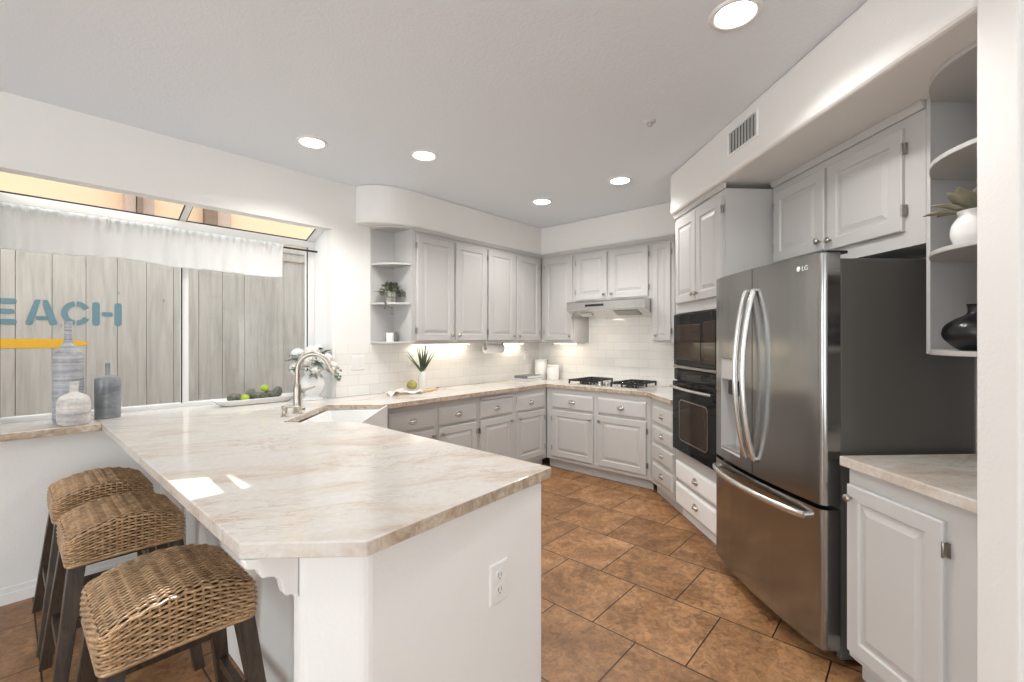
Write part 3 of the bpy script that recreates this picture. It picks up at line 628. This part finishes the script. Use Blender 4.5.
# ------------------------------------------------------------------ sill vases
def sm(p, k=4):
    o = []
    for i in range(len(p)-1):
        a, b_, c, d = p[max(i-1, 0)], p[i], p[i+1], p[min(i+2, len(p)-1)]
        for j in range(k):
            t = j/k; o.append(tuple(max(.0004, .5*(2*b_[q]+(c[q]-a[q])*t+(2*a[q]-5*b_[q]+4*c[q]-d[q])*t*t+(3*b_[q]-a[q]-3*c[q]+d[q])*t**3)) if q == 0 else .5*(2*b_[q]+(c[q]-a[q])*t+(2*a[q]-5*b_[q]+4*c[q]-d[q])*t*t+(3*b_[q]-a[q]-3*c[q]+d[q])*t**3) for q in (0, 1)))
    return o+[p[-1]]
def vase(name, prof, mat, loc, label, seg=40, **k): return tag(MB().lathe(prof, seg, **k).build(name, mat, loc=loc), label, 'vase')
def inner(prof, t=.006, depth=.05):
    prof = sm(prof); r, z = prof[-1]; return prof+[(r-t*.4, z+.002), (r-t, z-.002), (r-t, z-depth), (.0006, z-depth-.002)]
vase('bottle_vase', inner([(.060, 0), (.067, .008), (.069, .05), (.069, .30), (.0665, .385), (.056, .412), (.036, .44), (.021, .47), (.0165, .52), (.0185, .585)]), 'vase_tall', (.250, 3.735, .9152), 'tall ribbed blue-white bottle vase, tallest of the three on the sill')
vase('squat_vase', inner([(.058, 0), (.066, .006), (.072, .03), (.073, .08), (.072, .125), (.062, .155), (.040, .172), (.022, .180), (.019, .190), (.020, .212), (.022, .240)]), 'vase_small', (.262, 3.575, .9152), 'squat cream vase with grey wavy bands, front of the three on the sill')
vase('bottle_vase', inner([(.058, 0), (.062, .006), (.063, .20), (.061, .238), (.052, .252), (.030, .259), (.014, .264), (.0115, .285), (.0125, .335)], .004), 'vase_mid', (.425, 3.735, .9152), 'slate grey cylindrical bottle vase right of the other two on the sill')

# ------------------------------------------------------------------ tray of avocados and limes
tr = MB(); ol = lambda k, z, rx, ry: [(rx*math.copysign(abs(math.cos(a))**.55, math.cos(a)), ry*math.copysign(abs(math.sin(a))**.55, math.sin(a)), z) for a in [2*PI*i/40 for i in range(40)]]
tr.rings([ol(0, 0, .215, .055), ol(0, .006, .235, .065), ol(0, .042, .285, .088), ol(0, .046, .283, .086), ol(0, .042, .274, .080), ol(0, .012, .228, .058), ol(0, .010, .05, .02)], smooth=False)
tag(tr.build('serving_tray', 'ceramic', loc=(1.265, 3.73, .9152), bevel=.002), 'long narrow white tray holding avocados and limes by the window', 'tray')
avp = [(1.12, 3.715, .2, 'fat dark avocado at the left end of the white tray'), (1.235, 3.745, 1.1, 'dark avocado leaning up between the two limes'), (1.275, 3.69, .1, 'dark avocado in the middle of the white tray, under the upper lime'), (1.365, 3.72, -.2, 'dark avocado right of the upper lime'), (1.425, 3.75, .9, 'dark avocado at the right end of the white tray')]
for x, y, a, lb in avp:
    b = MB(); rr = []
    for i in range(13):
        t = i/12; th = PI*t*.998+.001; r0 = .040*math.sin(th)*(1-.22*t); z = -.056*math.cos(th)*(1.0 if t < .5 else 1.15)
        rr.append([(z, r0*math.cos(2*PI*k/18), r0*math.sin(2*PI*k/18)) for k in range(18)])
    b.rings(rr); av = b.build('avocado', 'avo', loc=(x, y, .9152+.054+(.016 if a > .5 else 0))); av.rotation_euler = (0, (-.45 if a > .5 else .12), a); tag(av, lb, 'avocado', 'avocados on the white tray')
for x, y, z, lb in ((1.178, 3.69, .052, 'bright green lime low at the front left of the tray'), (1.322, 3.715, .112, 'bright green lime perched on top of the avocados')):
    tag(MB().lathe([(.0005, -.031), (.008, -.029), (.021, -.020), (.027, 0), (.021, .020), (.008, .028), (.004, .032), (.0005, .033)], 18, axis='x').build('lime', 'lime', loc=(x, y, .9152+z)), lb, 'lime', 'limes on the white tray')

# ------------------------------------------------------------------ round vase with white flowers
VX, VY = 1.650, 3.625
vase('footed_vase', inner([(.076, 0), (.078, .008), (.062, .022), (.050, .036), (.062, .050), (.088, .090), (.095, .125), (.086, .168), (.062, .200), (.052, .212), (.056, .228)]), 'ceramic', (VX, VY, .9152), 'round white footed vase holding the white bouquet')
def bloom(c, r, d):
    b = MB(); d = Vector(d).normalized(); q = d.to_track_quat('Z', 'Y'); c = Vector(c); b.ball(c, r*.50, 12, 7)
    for ring, (n, th) in enumerate(((3, .22), (6, .62), (8, 1.05), (9, 1.5), (8, 1.95))):
        for k in range(n):
            a = 2*PI*(k+.5*ring)/n+random.uniform(-.2, .2); st, ct = math.sin(th), math.cos(th)
            nr = Vector((st*math.cos(a), st*math.sin(a), ct)); tn = Vector((-ct*math.cos(a), -ct*math.sin(a), st))
            b.leaf(c+q@(nr*.48*r-tn*.30*r), q@(tn*.72+nr*.62), r*.78, r*.74, q@nr, .12, .20, 4, .45)
    return b
zc = .9152+.235
for k, (dx, dy, dz, r) in enumerate([(-.07, -.05, .075, .066), (.05, -.07, .05, .064), (-.01, -.01, .135, .066), (.105, .0, .085, .058), (-.125, .0, .02, .058), (-.03, -.10, .0, .052), (.06, .04, .15, .056), (-.095, .05, .12, .058), (.12, -.07, .025, .050)]):
    b = bloom((VX+dx, VY+dy, zc+dz), r, (dx, dy, dz*.8+.04)); f_ = b.build('white_flower', 'petal', solid=.0012); tag(f_, 'white bloom in the bouquet standing in the round footed vase', 'flower', 'white blooms in the bouquet')
    MB().tube([(VX+dx*.12, VY+dy*.12, zc-.04), (VX+dx*.5, VY+dy*.5, zc+dz*.3), (VX+dx*.97, VY+dy*.97, zc+dz*.95)], .003, 6).build('stem', 'stem', f_)
sprigs = [(.17, -.10, .02), (.20, -.03, -.03), (.19, .02, .07), (-.17, -.04, .04), (-.19, .0, .10), (-.15, .03, .14), (.05, -.02, .19), (-.01, -.12, .07), (.12, .0, .17), (-.05, -.125, -.02), (.155, -.11, -.05)]
for dx, dy, dz in sprigs:
    b = MB(); P = [Vector((VX+dx*t, VY+dy*t, zc-.02+dz*t+.05*math.sin(PI*t))) for t in [i/8 for i in range(9)]]; b.tube(P, .0018, 5)
    st = b.build('eucalyptus_sprig', 'stem'); tag(st, 'green eucalyptus sprig reaching out of the white bouquet', 'plant', 'eucalyptus sprigs in the bouquet')
    lf = MB()
    for i in range(4, 9):
        d = (P[i]-P[i-1]).normalized(); s = d.cross(Vector((0, 0, 1))).normalized()
        for sg in (-1, 1): lf.leaf(P[i], d*.5+s*sg*.8+Vector((0, 0, random.uniform(-.2, .3))), random.uniform(.034, .046), random.uniform(.024, .032), bend=.15, n=5, tip=.6)
    lf.build('leaf', 'euca', st, solid=.0008)

# ------------------------------------------------------------------ board, towel, artichoke, aloe
bd = thing('cutting_board', 'pale wooden cutting board under the tea towel and aloe', 'cutting board', (2.46, 3.43, .9152))
b = MB(); b.prism(rrect(-.22, .20, -.085, .085, .03), 0, .016); b.prism(rrect(.19, .30, -.020, .020, .018), 0, .016); b.build('board', 'board_wood', bd, bevel=.003)
MB().tube([(.285, 0, .0165), (.30, .005, .022), (.312, 0, .018), (.30, -.006, .017)], .005, 8).build('hanging_loop', 'red', bd)
b = MB(); nu, nv = 30, 12; vs = []
for i in range(nu+1):
    for k in range(nv+1):
        u = i/nu; v = k/nv; x = 2.17+.33*u; y = 3.320+.135*v+.02*math.sin(u*5); edge = 0.0
        z = .9152+.0185+.004*math.sin(u*17+v*3)*math.sin(v*7+1)+.006+.020*max(0, math.sin(u*9-v*4))**2+(.022*max(0, 1-u*4) if v > .3 else 0)
        if x < 2.235: z -= max(0, min(.016, (2.235-x)*.5))
        if y < 3.345: z -= max(0, (3.345-y)*.6)
        vs.append((x, y, z))
b.add(vs, [(i*(nv+1)+k, (i+1)*(nv+1)+k, (i+1)*(nv+1)+k+1, i*(nv+1)+k+1) for i in range(nu) for k in range(nv)], True)
tag(b.build('tea_towel', 'towel', solid=.003), 'crumpled pale striped tea towel on the cutting board', 'towel')
b = MB(); ac = Vector((2.425, 3.375, .9152+.074)); b.ball(ac, .034, 14, 8)
for ring, (n, th) in enumerate(((1, .0), (5, .55), (8, 1.05), (9, 1.55), (8, 2.05))):
    for k in range(n):
        a = 2*PI*(k+.5*(ring % 2))/n; nr = Vector((math.sin(th)*math.cos(a), math.sin(th)*math.sin(a), math.cos(th)))
        q = nr.to_track_quat('X', 'Z'); b.ball(ac+nr*.036, .017, 8, 6, (.62, .80, 1.15), q)
tag(b.build('artichoke', 'arti'), 'yellow-green artichoke resting on the tea towel', 'artichoke')
al = thing('aloe_plant', 'spiky aloe plant in a narrow white ceramic vase', 'potted plant', (2.615, 3.475, .9315))
MB().lathe(inner([(.034, 0), (.037, .006), (.038, .09), (.034, .13), (.024, .155), (.020, .170), (.022, .185)]), 28).build('pot', 'ceramic', al)
for k in range(15):
    a = k*2.4; t = .10+.62*((k % 5)/4); L = .31-.07*t+random.uniform(-.03, .02)
    d = (math.sin(t)*math.cos(a), math.sin(t)*math.sin(a)*.6-.05, math.cos(t)); b = MB()
    P = [Vector((0, 0, .150))+Vector(d)*L*i/8+Vector((d[0], d[1], 0))*.03*(i/8)**2 for i in range(9)]
    for p in P: p.z = min(p.z, .415); p.y = min(p.y, .105)
    b.tube(P, [.015*(1-(i/8)**1.5)+.0006 for i in range(9)], 8, flat=.45); b.build('leaf', 'aloe', al)

# ------------------------------------------------------------------ corner: books and canisters
for k, (z, w_, d_, h, a, mt, lb) in enumerate([(.9152, .30, .20, .034, .10, 'book_light', 'pale book at the bottom of the stack in the worktop corner'), (.9496, .28, .19, .030, .05, 'book_dark', 'grey book on top of the stack in the worktop corner')]):
    bk = thing('book', lb, 'book', (4.07, 3.40, z), a, 'stacked books in the corner')
    b = MB(); b.box(-w_/2, w_/2, -d_/2, d_/2, 0, .003); b.box(-w_/2, w_/2, -d_/2, d_/2, h-.003, h); b.box(-w_/2, -w_/2+.003, -d_/2, d_/2, .003, h-.003); b.build('cover', mt, bk)
    MB().box(-w_/2+.0035, w_/2-.006, -d_/2+.005, d_/2-.005, .0032, h-.0032).build('pages', 'paper', bk)
for x, y, r_, h, lb in ((4.405, 3.475, .078, .235, 'tall white lidded canister in the worktop corner'), (4.385, 3.275, .072, .175, 'shorter white canister in front of the tall canister')):
    c_ = thing('canister', lb, 'canister', (x, y, .9152), 0, 'white canisters in the corner')
    MB().lathe([(r_*.96, 0), (r_, .006), (r_, h-.022), (r_*.97, h-.020)], 28).build('jar', 'ceramic', c_); MB().lathe([(r_*.97, h-.0195), (r_*1.01, h-.018), (r_*1.01, h-.004), (r_*.97, h), (.001, h)], 28).build('lid', 'ceramic', c_)
# paper towel roll under the cabinet
pt = thing('paper_towel_holder', 'white paper towel roll mounted under the wall cabinet', 'paper towel', (3.42, 3.46, 1.296))
b = MB(); b.lathe([(.018, .012), (.050, .012), (.050, .262), (.018, .262), (.018, .012)], 28, axis='x', caps=False); b.build('paper_roll', 'paper', pt)
b = MB(); b.lathe([(.012, .0), (.012, .275)], 12, axis='x'); b.box(-.004, .004, -.012, .012, -.012, .063); b.box(.272, .280, -.012, .012, -.012, .063); b.build('bracket', 'hinge', pt)
# under-cabinet light strips
def strip(x0, x1, y0, y1, label, pw):
    t = thing('under_cabinet_light', label, 'light', ((x0+x1)/2, (y0+y1)/2, UZ-.001), 0, 'under-cabinet light strips'); a, c = (x1-x0)/2, (y1-y0)/2
    MB().box(-a, a, -c, c, -.012, 0).build('housing', 'plate', t); MB().box(-a+.006, a-.006, -c+.006, c-.006, -.016, -.0122).build('lens', 'strip_glow', t)
    lamp('strip_light', 'AREA', (0, 0, -.022), pw*.075, (1, .88, .72), parent=t, shape='RECTANGLE', size=2*a, size_y=2*c)
strip(2.55, 3.25, 3.50, 3.56, 'lit strip light under the wall cabinet above the aloe', 7.0)
strip(3.78, 4.12, 3.50, 3.56, 'lit strip light under the wall cabinet near the inside corner', 3.2)
strip(4.36, 4.42, 2.95, 3.25, 'lit strip light under the wall cabinet left of the range hood', 3.0)

# ------------------------------------------------------------------ plants and cups on shelves
ivy = thing('trailing_plant', 'trailing grey-green plant in a mottled pot on the left corner shelf', 'potted plant', (2.272, 3.475, 1.7175))
MB().lathe(inner([(.036, 0), (.042, .01), (.046, .06), (.047, .095)], .004, .02), 24).build('pot', 'grey_pot', ivy)
lf = MB(); vn = MB()
for k in range(34):
    a = k*2.399; reach = random.uniform(.06, .115); drop = random.choice([.03, .0, -.02, .15, .20]) if math.sin(a) < .3 else 0.0
    P = []
    for i in range(8):
        t = i/7; P.append(Vector((reach*t*math.cos(a)*1.25, reach*t*math.sin(a)*.9 - (.03*t if drop > .1 else 0), .090+.075*math.sin(PI*min(1, t*1.25))-drop*t*t)))
        if P[-1].y > .095: P[-1].y = .095
        if P[-1].x > .090: P[-1].x = .090
    vn.tube(P, .0012, 4)
    for i in range(2, 8):
        for _ in range(2):
            d = Vector((random.uniform(-1, 1), random.uniform(-1, .2), random.uniform(-.3, .8))); lf.leaf(P[i], d, random.uniform(.020, .032), random.uniform(.016, .024), bend=.2, n=3, tip=.6)
vn.build('vine', 'stem', ivy); lf.build('leaf', 'trail', ivy)['kind'] = 'stuff'
tag(MB().lathe(inner([(.030, 0), (.033, .004), (.033, .075)], .003, .004), 24).build('candle_cup', 'ceramic', loc=(2.265, 3.475, UZ+.0178)), 'small white candle cup on the bottom of the left corner shelf', 'candle')
tag(MB().lathe(inner([(.030, 0), (.034, .004), (.034, .082)], .003, .05), 24).build('glass_cup', 'smoke_glass', loc=(2.335, 3.515, UZ+.0178)), 'smoky grey cup behind the white candle cup', 'cup')
# right shelf
lp = thing('potted_succulent', 'white pot of broad grey-green leaves on the right shelf', 'potted plant', NR(1.715, 1.515, 1.7305))
MB().lathe(inner([(.044, 0), (.052, .008), (.062, .036), (.060, .072), (.047, .098), (.042, .106), (.046, .122)], .005, .02), 30).build('pot', 'ceramic', lp)
for k in range(12):
    a = k*2.399; t = .5+.75*((k % 4)/3); d = (math.sin(t)*math.cos(a), math.sin(t)*math.sin(a), math.cos(t)*.9)
    MB().leaf((d[0]*.02, d[1]*.02, .116), d, random.uniform(.095, .125), .058, bend=.15, cup=.12, n=7, tip=.75).build('leaf', 'sage', lp, solid=.003)
b = MB(); prof = [(.040, 0), (.048, .004), (.078, .035), (.088, .062), (.080, .090), (.055, .112), (.030, .128), (.023, .140), (.024, .158), (.028, .166)]; prof = sm(prof, 3)
seg = 48; rr = []
for r_, z in prof: rr.append([(r_*(1+(.045 if k % 2 else -.02)*(1 if .01 < z < .12 else 0))*math.cos(2*PI*k/seg+z*7), r_*(1+(.045 if k % 2 else -.02)*(1 if .01 < z < .12 else 0))*math.sin(2*PI*k/seg+z*7), z) for k in range(seg)])
rr += [[(x*.8, y*.8, z) for x, y, z in rr[-1]], [(x*.7, y*.7, z-.03) for x, y, z in rr[-1]]]
b.rings(rr); tag(b.build('ribbed_vase', 'black_vase', loc=NR(1.735, 1.525, 1.3585)), 'round black ribbed vase on the bottom of the right shelf', 'vase')

# ------------------------------------------------------------------ outlets, switch, corbel, vent, sprinkler, cans
def plate(name, label, cat, loc, rot, kind, w_=.078, h_=.125):
    t = thing(name, label, cat, loc, rot); MB().rects([(-w_/2, w_/2, -h_/2, h_/2, 0), (-w_/2, w_/2, -h_/2, h_/2, -.003), (-w_/2+.005, w_/2-.005, -h_/2+.005, h_/2-.005, -.006)]).build('cover_plate', 'plate', t)
    if kind == 'duplex':
        for z in (.024, -.024):
            s_ = MB().prism(rrect(-.017, .017, z-.016, z+.016, .010), -.0085, -.0062, 'y').build('socket', 'plate', t)
            b = MB(); b.box(-.0075, -.0050, -.0088, -.0086, z-.004, z+.008); b.box(.0050, .0075, -.0088, -.0086, z-.004, z+.008); b.lathe([(.0028, -.0086), (.0028, -.0088)], 10, (0, 0, z-.010), 'y'); b.build('slot', 'slot', s_)
    else:
        for x in ((-.033, .033) if w_ > .1 else (0,)): MB().box(x-.0165, x+.0165, -.0085, -.0062, -.033, .033).build('rocker', 'plate', t, bevel=.002)
    return t
plate('power_outlet', 'white duplex power outlet on the end wall of the peninsula', 'outlet', (1.100, 1.0495, .590), 0, 'duplex', .085, .135)
plate('light_switch', 'white double light switch plate on the tile right of the flowers', 'switch', (2.020, 3.5878, 1.195), 0, 'rocker', .125, .125)
plate('wall_outlet', 'white outlet plate on the tile behind the aloe', 'outlet', (2.585, 3.5878, 1.215), 0, 'duplex')
plate('wall_outlet', 'white outlet plate on the left tile wall near the inside corner', 'outlet', (4.25, 3.5878, 1.205), 0, 'duplex')
cr = MB(); prof = [(0, 0), (0, -.128), (-.006, -.132), (-.010, -.122), (-.018, -.116), (-.027, -.117), (-.034, -.110), (-.037, -.098), (-.040, -.082), (-.048, -.066), (-.060, -.056), (-.074, -.052), (-.086, -.050), (-.090, -.042), (-.094, -.030), (-.104, -.022), (-.118, -.018), (-.122, -.012), (-.122, 0)]
cr.prism(prof, -.018, .018, 'y'); tag(cr.build('corbel', 'trim', loc=(.4985, 1.194, .8745), bevel=.003), 'small white scrolled corbel bracket under the peninsula corner', 'bracket')
vt = thing('air_vent', 'grey louvred air vent grille in the soffit over the refrigerator', 'vent', NR(1.4495, 2.678, 2.49), ROT_D)
b = MB(); VW, VH = .315, .15; b.rects([(0, VW, 0, VH, 0), (0, VW, 0, VH, -.004), (.012, VW-.012, .012, VH-.012, -.006), (.014, VW-.014, .014, VH-.014, -.001)], True); b.build('frame', 'trim', vt)
for k in range(9):
    x = .024+k*.0315; b = MB(); b.add([(x, -.0015, .015), (x+.020, -.0065, .015), (x+.020, -.0065, VH-.015), (x, -.0015, VH-.015)], [(0, 1, 2, 3)]); b.build('slat', 'grey_plastic', vt, solid=.0012)
    MB().box(x+.0215, x+.030, -.0016, -.0012, .016, VH-.016).build('slot', 'slot', vt)
sk_ = thing('fire_sprinkler', 'small round fire sprinkler head on the ceiling', 'sprinkler', (2.581, 1.205, CEIL)); MB().lathe([(.034, 0), (.033, -.006), (.020, -.012)], 24).build('escutcheon', 'grey_plastic', sk_); MB().lathe([(.010, -.0122), (.009, -.022), (.016, -.024), (.016, -.027), (.001, -.028)], 16).build('head', 'grey_plastic', sk_)
cans = [(1.957, .553, 'large recessed ceiling light nearest the camera at the top right'), (1.361, 3.003, 'recessed ceiling light near the window, leftmost of the five'), (1.989, 2.624, 'recessed ceiling light right of the leftmost one, over the sink aisle'), (3.404, 2.672, 'recessed ceiling light near the inside corner of the soffit'), (3.381, 1.839, 'recessed ceiling light in front of the cooktop')]
for x, y, lb in cans:
    t = thing('recessed_light', lb, 'ceiling light', (x, y, CEIL), 0, 'recessed ceiling lights')
    MB().lathe([(.098, -.0005), (.097, -.005), (.080, -.008), (.074, -.003)], 36, caps=False).build('trim_ring', 'trim', t, solid=.001); MB().lathe([(.073, -.0035), (.060, -.004), (.001, -.0042)], 32).build('lens', 'can_glow', t)
    lamp('can_light', 'SPOT', (0, 0, -.02), 37, (1, .98, .955), direction=(0, 0, -1), parent=t, spot_size=math.radians(140), spot_blend=.6, shadow_soft_size=.06)

# ------------------------------------------------------------------ curtain
tag(MB().tube([(-.088, 3.87, 2.150), (1.798, 3.87, 2.150)], .008, 10).build('curtain_rod', 'dark'), 'thin black curtain rod across the window', 'curtain rod')
b = MB(); nu, nv = 260, 26; vs = []
rs = [random.uniform(0, 6.28) for _ in range(8)]
for i in range(nu+1):
    u = i/nu; x = -.07+1.575*u
    fold = .010*math.sin(x*38+rs[0])+.008*math.sin(x*61+rs[1]+2*math.sin(x*7))+.006*math.sin(x*17+rs[2])
    ruch = .008*math.sin(x*150+4*math.sin(x*9))+.006*math.sin(x*95+rs[3]+3*math.sin(x*13))
    hem = .012*math.sin(x*4+rs[4])+.006*math.sin(x*11+rs[5])
    for k in range(nv+1):
        v = k/nv; z = 2.172-(2.172-1.905-hem)*v
        if v < .16: y = -.013*math.sin(PI*(v/.16))*1.2+ruch*(.5+math.sin(PI*v/.16)); z += .005*math.sin(x*110+2*math.sin(x*23))*math.sin(PI*v/.16)
        else:
            q = (v-.16)/.84; y = fold*(.35+.9*q)*(.4+.6*min(1, q*2))+ruch*max(0, 1-q*3)
        vs.append((x, 3.855+y, z))
b.add(vs, [(i*(nv+1)+k, (i+1)*(nv+1)+k, (i+1)*(nv+1)+k+1, i*(nv+1)+k+1) for i in range(nu) for k in range(nv)], True)
tag(b.build('window_valance', 'linen', solid=.0015), 'short white linen valance gathered on the rod over the window', 'curtain')

# ------------------------------------------------------------------ outside
struct(MB().box(-6, 8, 3.72, 9, -.12, -.06).build('ground', 'ground'))
fe = thing('wooden_fence', 'whitewashed vertical board fence outside the window with painted lettering', 'fence', (0, 5.2, 0))
x = -1.946; k = 0
while x < 4.6:
    off = .02 if x > 1.66 else 0
    MB().box(x+.002, x+.1985, off, off+.022, -.05, 2.27+random.uniform(-.006, .0)).build('board', 'fence', fe, loc=(0, 0, 0)); x += .2; k += 1
b = MB(); b.box(-1.95, 4.6, -.012, .0-.0005, 2.265, 2.345); b.box(-1.95, 4.6, -.03, .05, 2.346, 2.39); b.build('cap_rail', 'fence', fe); MB().box(-1.95, 4.6, .045, .08, .3, .4).build('rail', 'fence', fe); MB().box(-1.95, 4.6, .045, .08, 1.9, 2.0).build('rail', 'fence', fe)
MB().box(-1.95, 4.6, .082, .09, -.05, 2.2).build('backing', 'fence_dark', fe)
def sign(polys, name, mat):
    b = MB()
    for p in polys: b.prism(p, -.0035, -.0005, 'y')
    return b.build(name, mat, fe)
ZB, ZT = 1.512, 1.712; H_ = ZT-ZB
def rr_(x0, x1, z0, z1, r): return rrect(x0, x1, z0, z1, r, 4)
# local X = world X ; letters at their real place
sign([rr_(-.110, -.072, ZB, ZT, .015), rr_(-.060, .062, ZT-.042, ZT, .018), rr_(-.060, .050, ZB+.080, ZB+.120, .018), rr_(-.060, .062, ZB, ZB+.042, .018)], 'letter_e', 'teal')
ax = .195
sign([[(ax-.090, ZB+.012), (ax-.080, ZB), (ax-.050, ZB), (ax-.004, ZT), (ax-.030, ZT), (ax-.040, ZT-.012)], [(ax+.090, ZB+.012), (ax+.080, ZB), (ax+.046, ZB), (ax+.008, ZT-.055), (ax+.006, ZT), (ax+.030, ZT), (ax+.040, ZT-.012)], rr_(ax-.030, ax+.034, ZB+.038, ZB+.070, .006)], 'letter_a', 'teal')
cx, cz_ = .395, (ZB+ZT)/2
def arc(a0, a1, n=10):
    ro, ri = (.090, .100), (.050, .058); A = [math.radians(a0+(a1-a0)*i/n) for i in range(n+1)]
    return [(cx+ro[0]*math.cos(a), cz_+ro[1]*math.sin(a)) for a in A]+[(cx+ri[0]*math.cos(a), cz_+ri[1]*math.sin(a)) for a in A[::-1]]
sign([arc(98, 262, 16), arc(28, 88), arc(272, 332)], 'letter_c', 'teal')
sign([rr_(.492, .540, ZB, ZT, .020), rr_(.635, .683, ZB, ZT, .020), rr_(.552, .623, ZB+.082, ZB+.118, .010)], 'letter_h', 'teal')
sign([[(-.60, 1.330), (.36, 1.330), (.485, 1.358), (.485, 1.366), (.36, 1.400), (-.60, 1.400)]], 'painted_arrow', 'yellow')
ho = thing('neighbour_house', 'peach stucco house beyond the fence seen through the glass roof', 'house', (0, 8, 0))
MB().prism([(-5, -.1), (8, -.1), (8, 6.2), (1.90, 6.2), (1.60, 5.06), (1.40, 5.00), (-5, 5.00)], 0, .3, 'y').build('wall', 'stucco', ho)  # unseen stepped top is shaped to trim the sun patches indoors
MB().box(1.98, 2.14, -.14, -.001, -.1, 3.6).build('post', 'fence_dark', ho); MB().box(2.145, 2.33, -.10, -.001, -.1, 3.6).build('post', 'stucco_pale', ho)
MB().prism([(1.30, 2.70), (1.78, 2.92), (1.80, 2.78), (1.75, 2.70)], -.25, -.001, 'y').build('roof_gable', 'stucco_pale', ho)
MB().box(1.06, 1.17, -.2, -.001, -.1, 3.7).build('pilaster', 'stucco_pale', ho); MB().box(1.18, 1.24, -.25, -.001, -.1, 3.7).build('post', 'fence_dark', ho); MB().box(1.25, 1.38, -.12, -.001, -.1, 3.4).build('shutter', 'stucco_pale', ho)
MB().box(1.39, 1.44, -.05, -.001, 2.7, 3.0).build('window', 'dark', ho)

# ------------------------------------------------------------------ stools
LX, LY, PZ = .18, .187, .62      # half sizes and lower reference of the seat
def archf(x): return .046*(1-(x/LX)**2)
def make_stool(loc, label):
    st = thing('bar_stool', label, 'stool', loc, 0, 'wicker bar stools at the peninsula')
    b = MB(); pitch = .0205; r = .0043; A = .0030; NK = 12
    def wv(t): q = math.sin(PI*t); return A*math.copysign(abs(q)**.6, q)
    ny = 40; n = int(2*LX/pitch)*4
    for k in range(ny):
        y = -LY+.008+(2*LY-.016)*k/(ny-1); pts = []
        for i in range(n+1):
            s = -LX+.003+(2*LX-.006)*i/n; e = min(1, (LX-abs(s))/.014); ey = min(1, (LY-abs(y))/.03)
            pts.append((s, y, .6485+archf(s)+wv(s/pitch+k)+.0022*math.cos(2*PI*s/.045)-.007*(1-e)**2-.010*(1-ey)**2))
        b.tube(pts, r, 5, flat=.85, upv=(0, 0, 1))
    per = []; rad = .025
    for cx_, cy_, a0 in ((LX-rad, LY-rad, 0), (-LX+rad, LY-rad, PI/2), (-LX+rad, -LY+rad, PI), (LX-rad, -LY+rad, 1.5*PI)):
        per += [(cx_, cy_, a0+PI/2*i/6) for i in range(7)]
    base = [(cx_+rad*math.cos(a), cy_+rad*math.sin(a), math.cos(a), math.sin(a)) for cx_, cy_, a in per]
    dense = []
    for i in range(len(base)):
        p, q = base[i], base[(i+1) % len(base)]; L = math.hypot(q[0]-p[0], q[1]-p[1]); m = max(1, int(L/.0052))
        for j in range(m):
            t = j/m; dense.append(tuple(p[c]*(1-t)+q[c]*t for c in range(4)))
    tot = 0; acc = []
    for i in range(len(dense)):
        acc.append(tot); q = dense[(i+1) % len(dense)]; tot += math.hypot(q[0]-dense[i][0], q[1]-dense[i][1])
    npitch = round(tot/pitch/2)*2
    def skirt_z(k, x): f = k/(NK-1); return .550+.092*f+archf(max(-LX, min(LX, x)))*(.12+.88*f)
    for k in range(NK):
        bulge = .004*math.sin(PI*k/(NK-1)); pts = []
        for i, (x, y, nx, ny_) in enumerate(dense):
            o = bulge+(wv(npitch*acc[i]/tot+k) if k else .001); pts.append((x+nx*o, y+ny_*o, skirt_z(k, x)))
        b.tube(pts+[pts[0]], r*(1.5 if k == 0 else 1), 5, upv=(0, 0, 1))
    for q in range(npitch):
        w0 = (q+.5)*tot/npitch; i = min(range(len(acc)), key=lambda a: abs(acc[a]-w0)); x, y, nx, ny_ = dense[i]
        b.tube([(x+nx*.0005, y+ny_*.0005, skirt_z(k, x)) for k in (0, 4, 8, NK-1)], .0038, 4)
    b.build('seat', 'wicker', st)
    b = MB(); n = 16; rr = []
    for i in range(n+1):
        x = -LX+.007+(2*LX-.014)*i/n; z = archf(x); rr.append([(x, -LY+.007, .552+.1*z), (x, LY-.007, .552+.1*z), (x, LY-.007, .636+z), (x, LY-.03, .644+z), (x, -LY+.03, .644+z), (x, -LY+.007, .636+z)])
    b.rings(rr, smooth=False); b.build('seat_core', 'wicker_core', st)  # dark core added inside the weave to block light
    T = {}
    for sx in (-1, 1):
        for sy in (-1, 1):
            top = (sx*(LX-.028), sy*(LY-.030), .551); bt = (sx*(LX+.040), sy*(LY+.055), 0)
            MB().bar(bt, top, .038, .038, .050, .050).build('leg', 'stool_wood', st, bevel=.003); T[sx, sy] = lambda z, a=top, c=bt: tuple(c[i]+(a[i]-c[i])*z/.551 for i in range(3))
    for sy in (-1, 1):
        p, q = T[-1, sy](.34), T[1, sy](.34); MB().box(p[0]+.020, q[0]-.020, p[1]-.011, p[1]+.011, .322, .358).build('stretcher', 'stool_wood', st, bevel=.002)
    for sx in (-1, 1):
        p, q = T[sx, -1](.22), T[sx, 1](.22); MB().box(p[0]-.011, p[0]+.011, p[1]+.020, q[1]-.020, .202, .238).build('stretcher', 'stool_wood', st, bevel=.002)
    return st
s0 = make_stool((.340, 1.715, 0), 'woven wicker bar stool nearest the camera, at the peninsula corner')
for loc, lb in (((.334, 2.535, 0), 'woven wicker bar stool in the middle of the three'), ((.332, 3.150, 0), 'woven wicker bar stool farthest from the camera, by the window wall')):
    c = copy_tree(s0); c.location = loc; c['label'] = lb
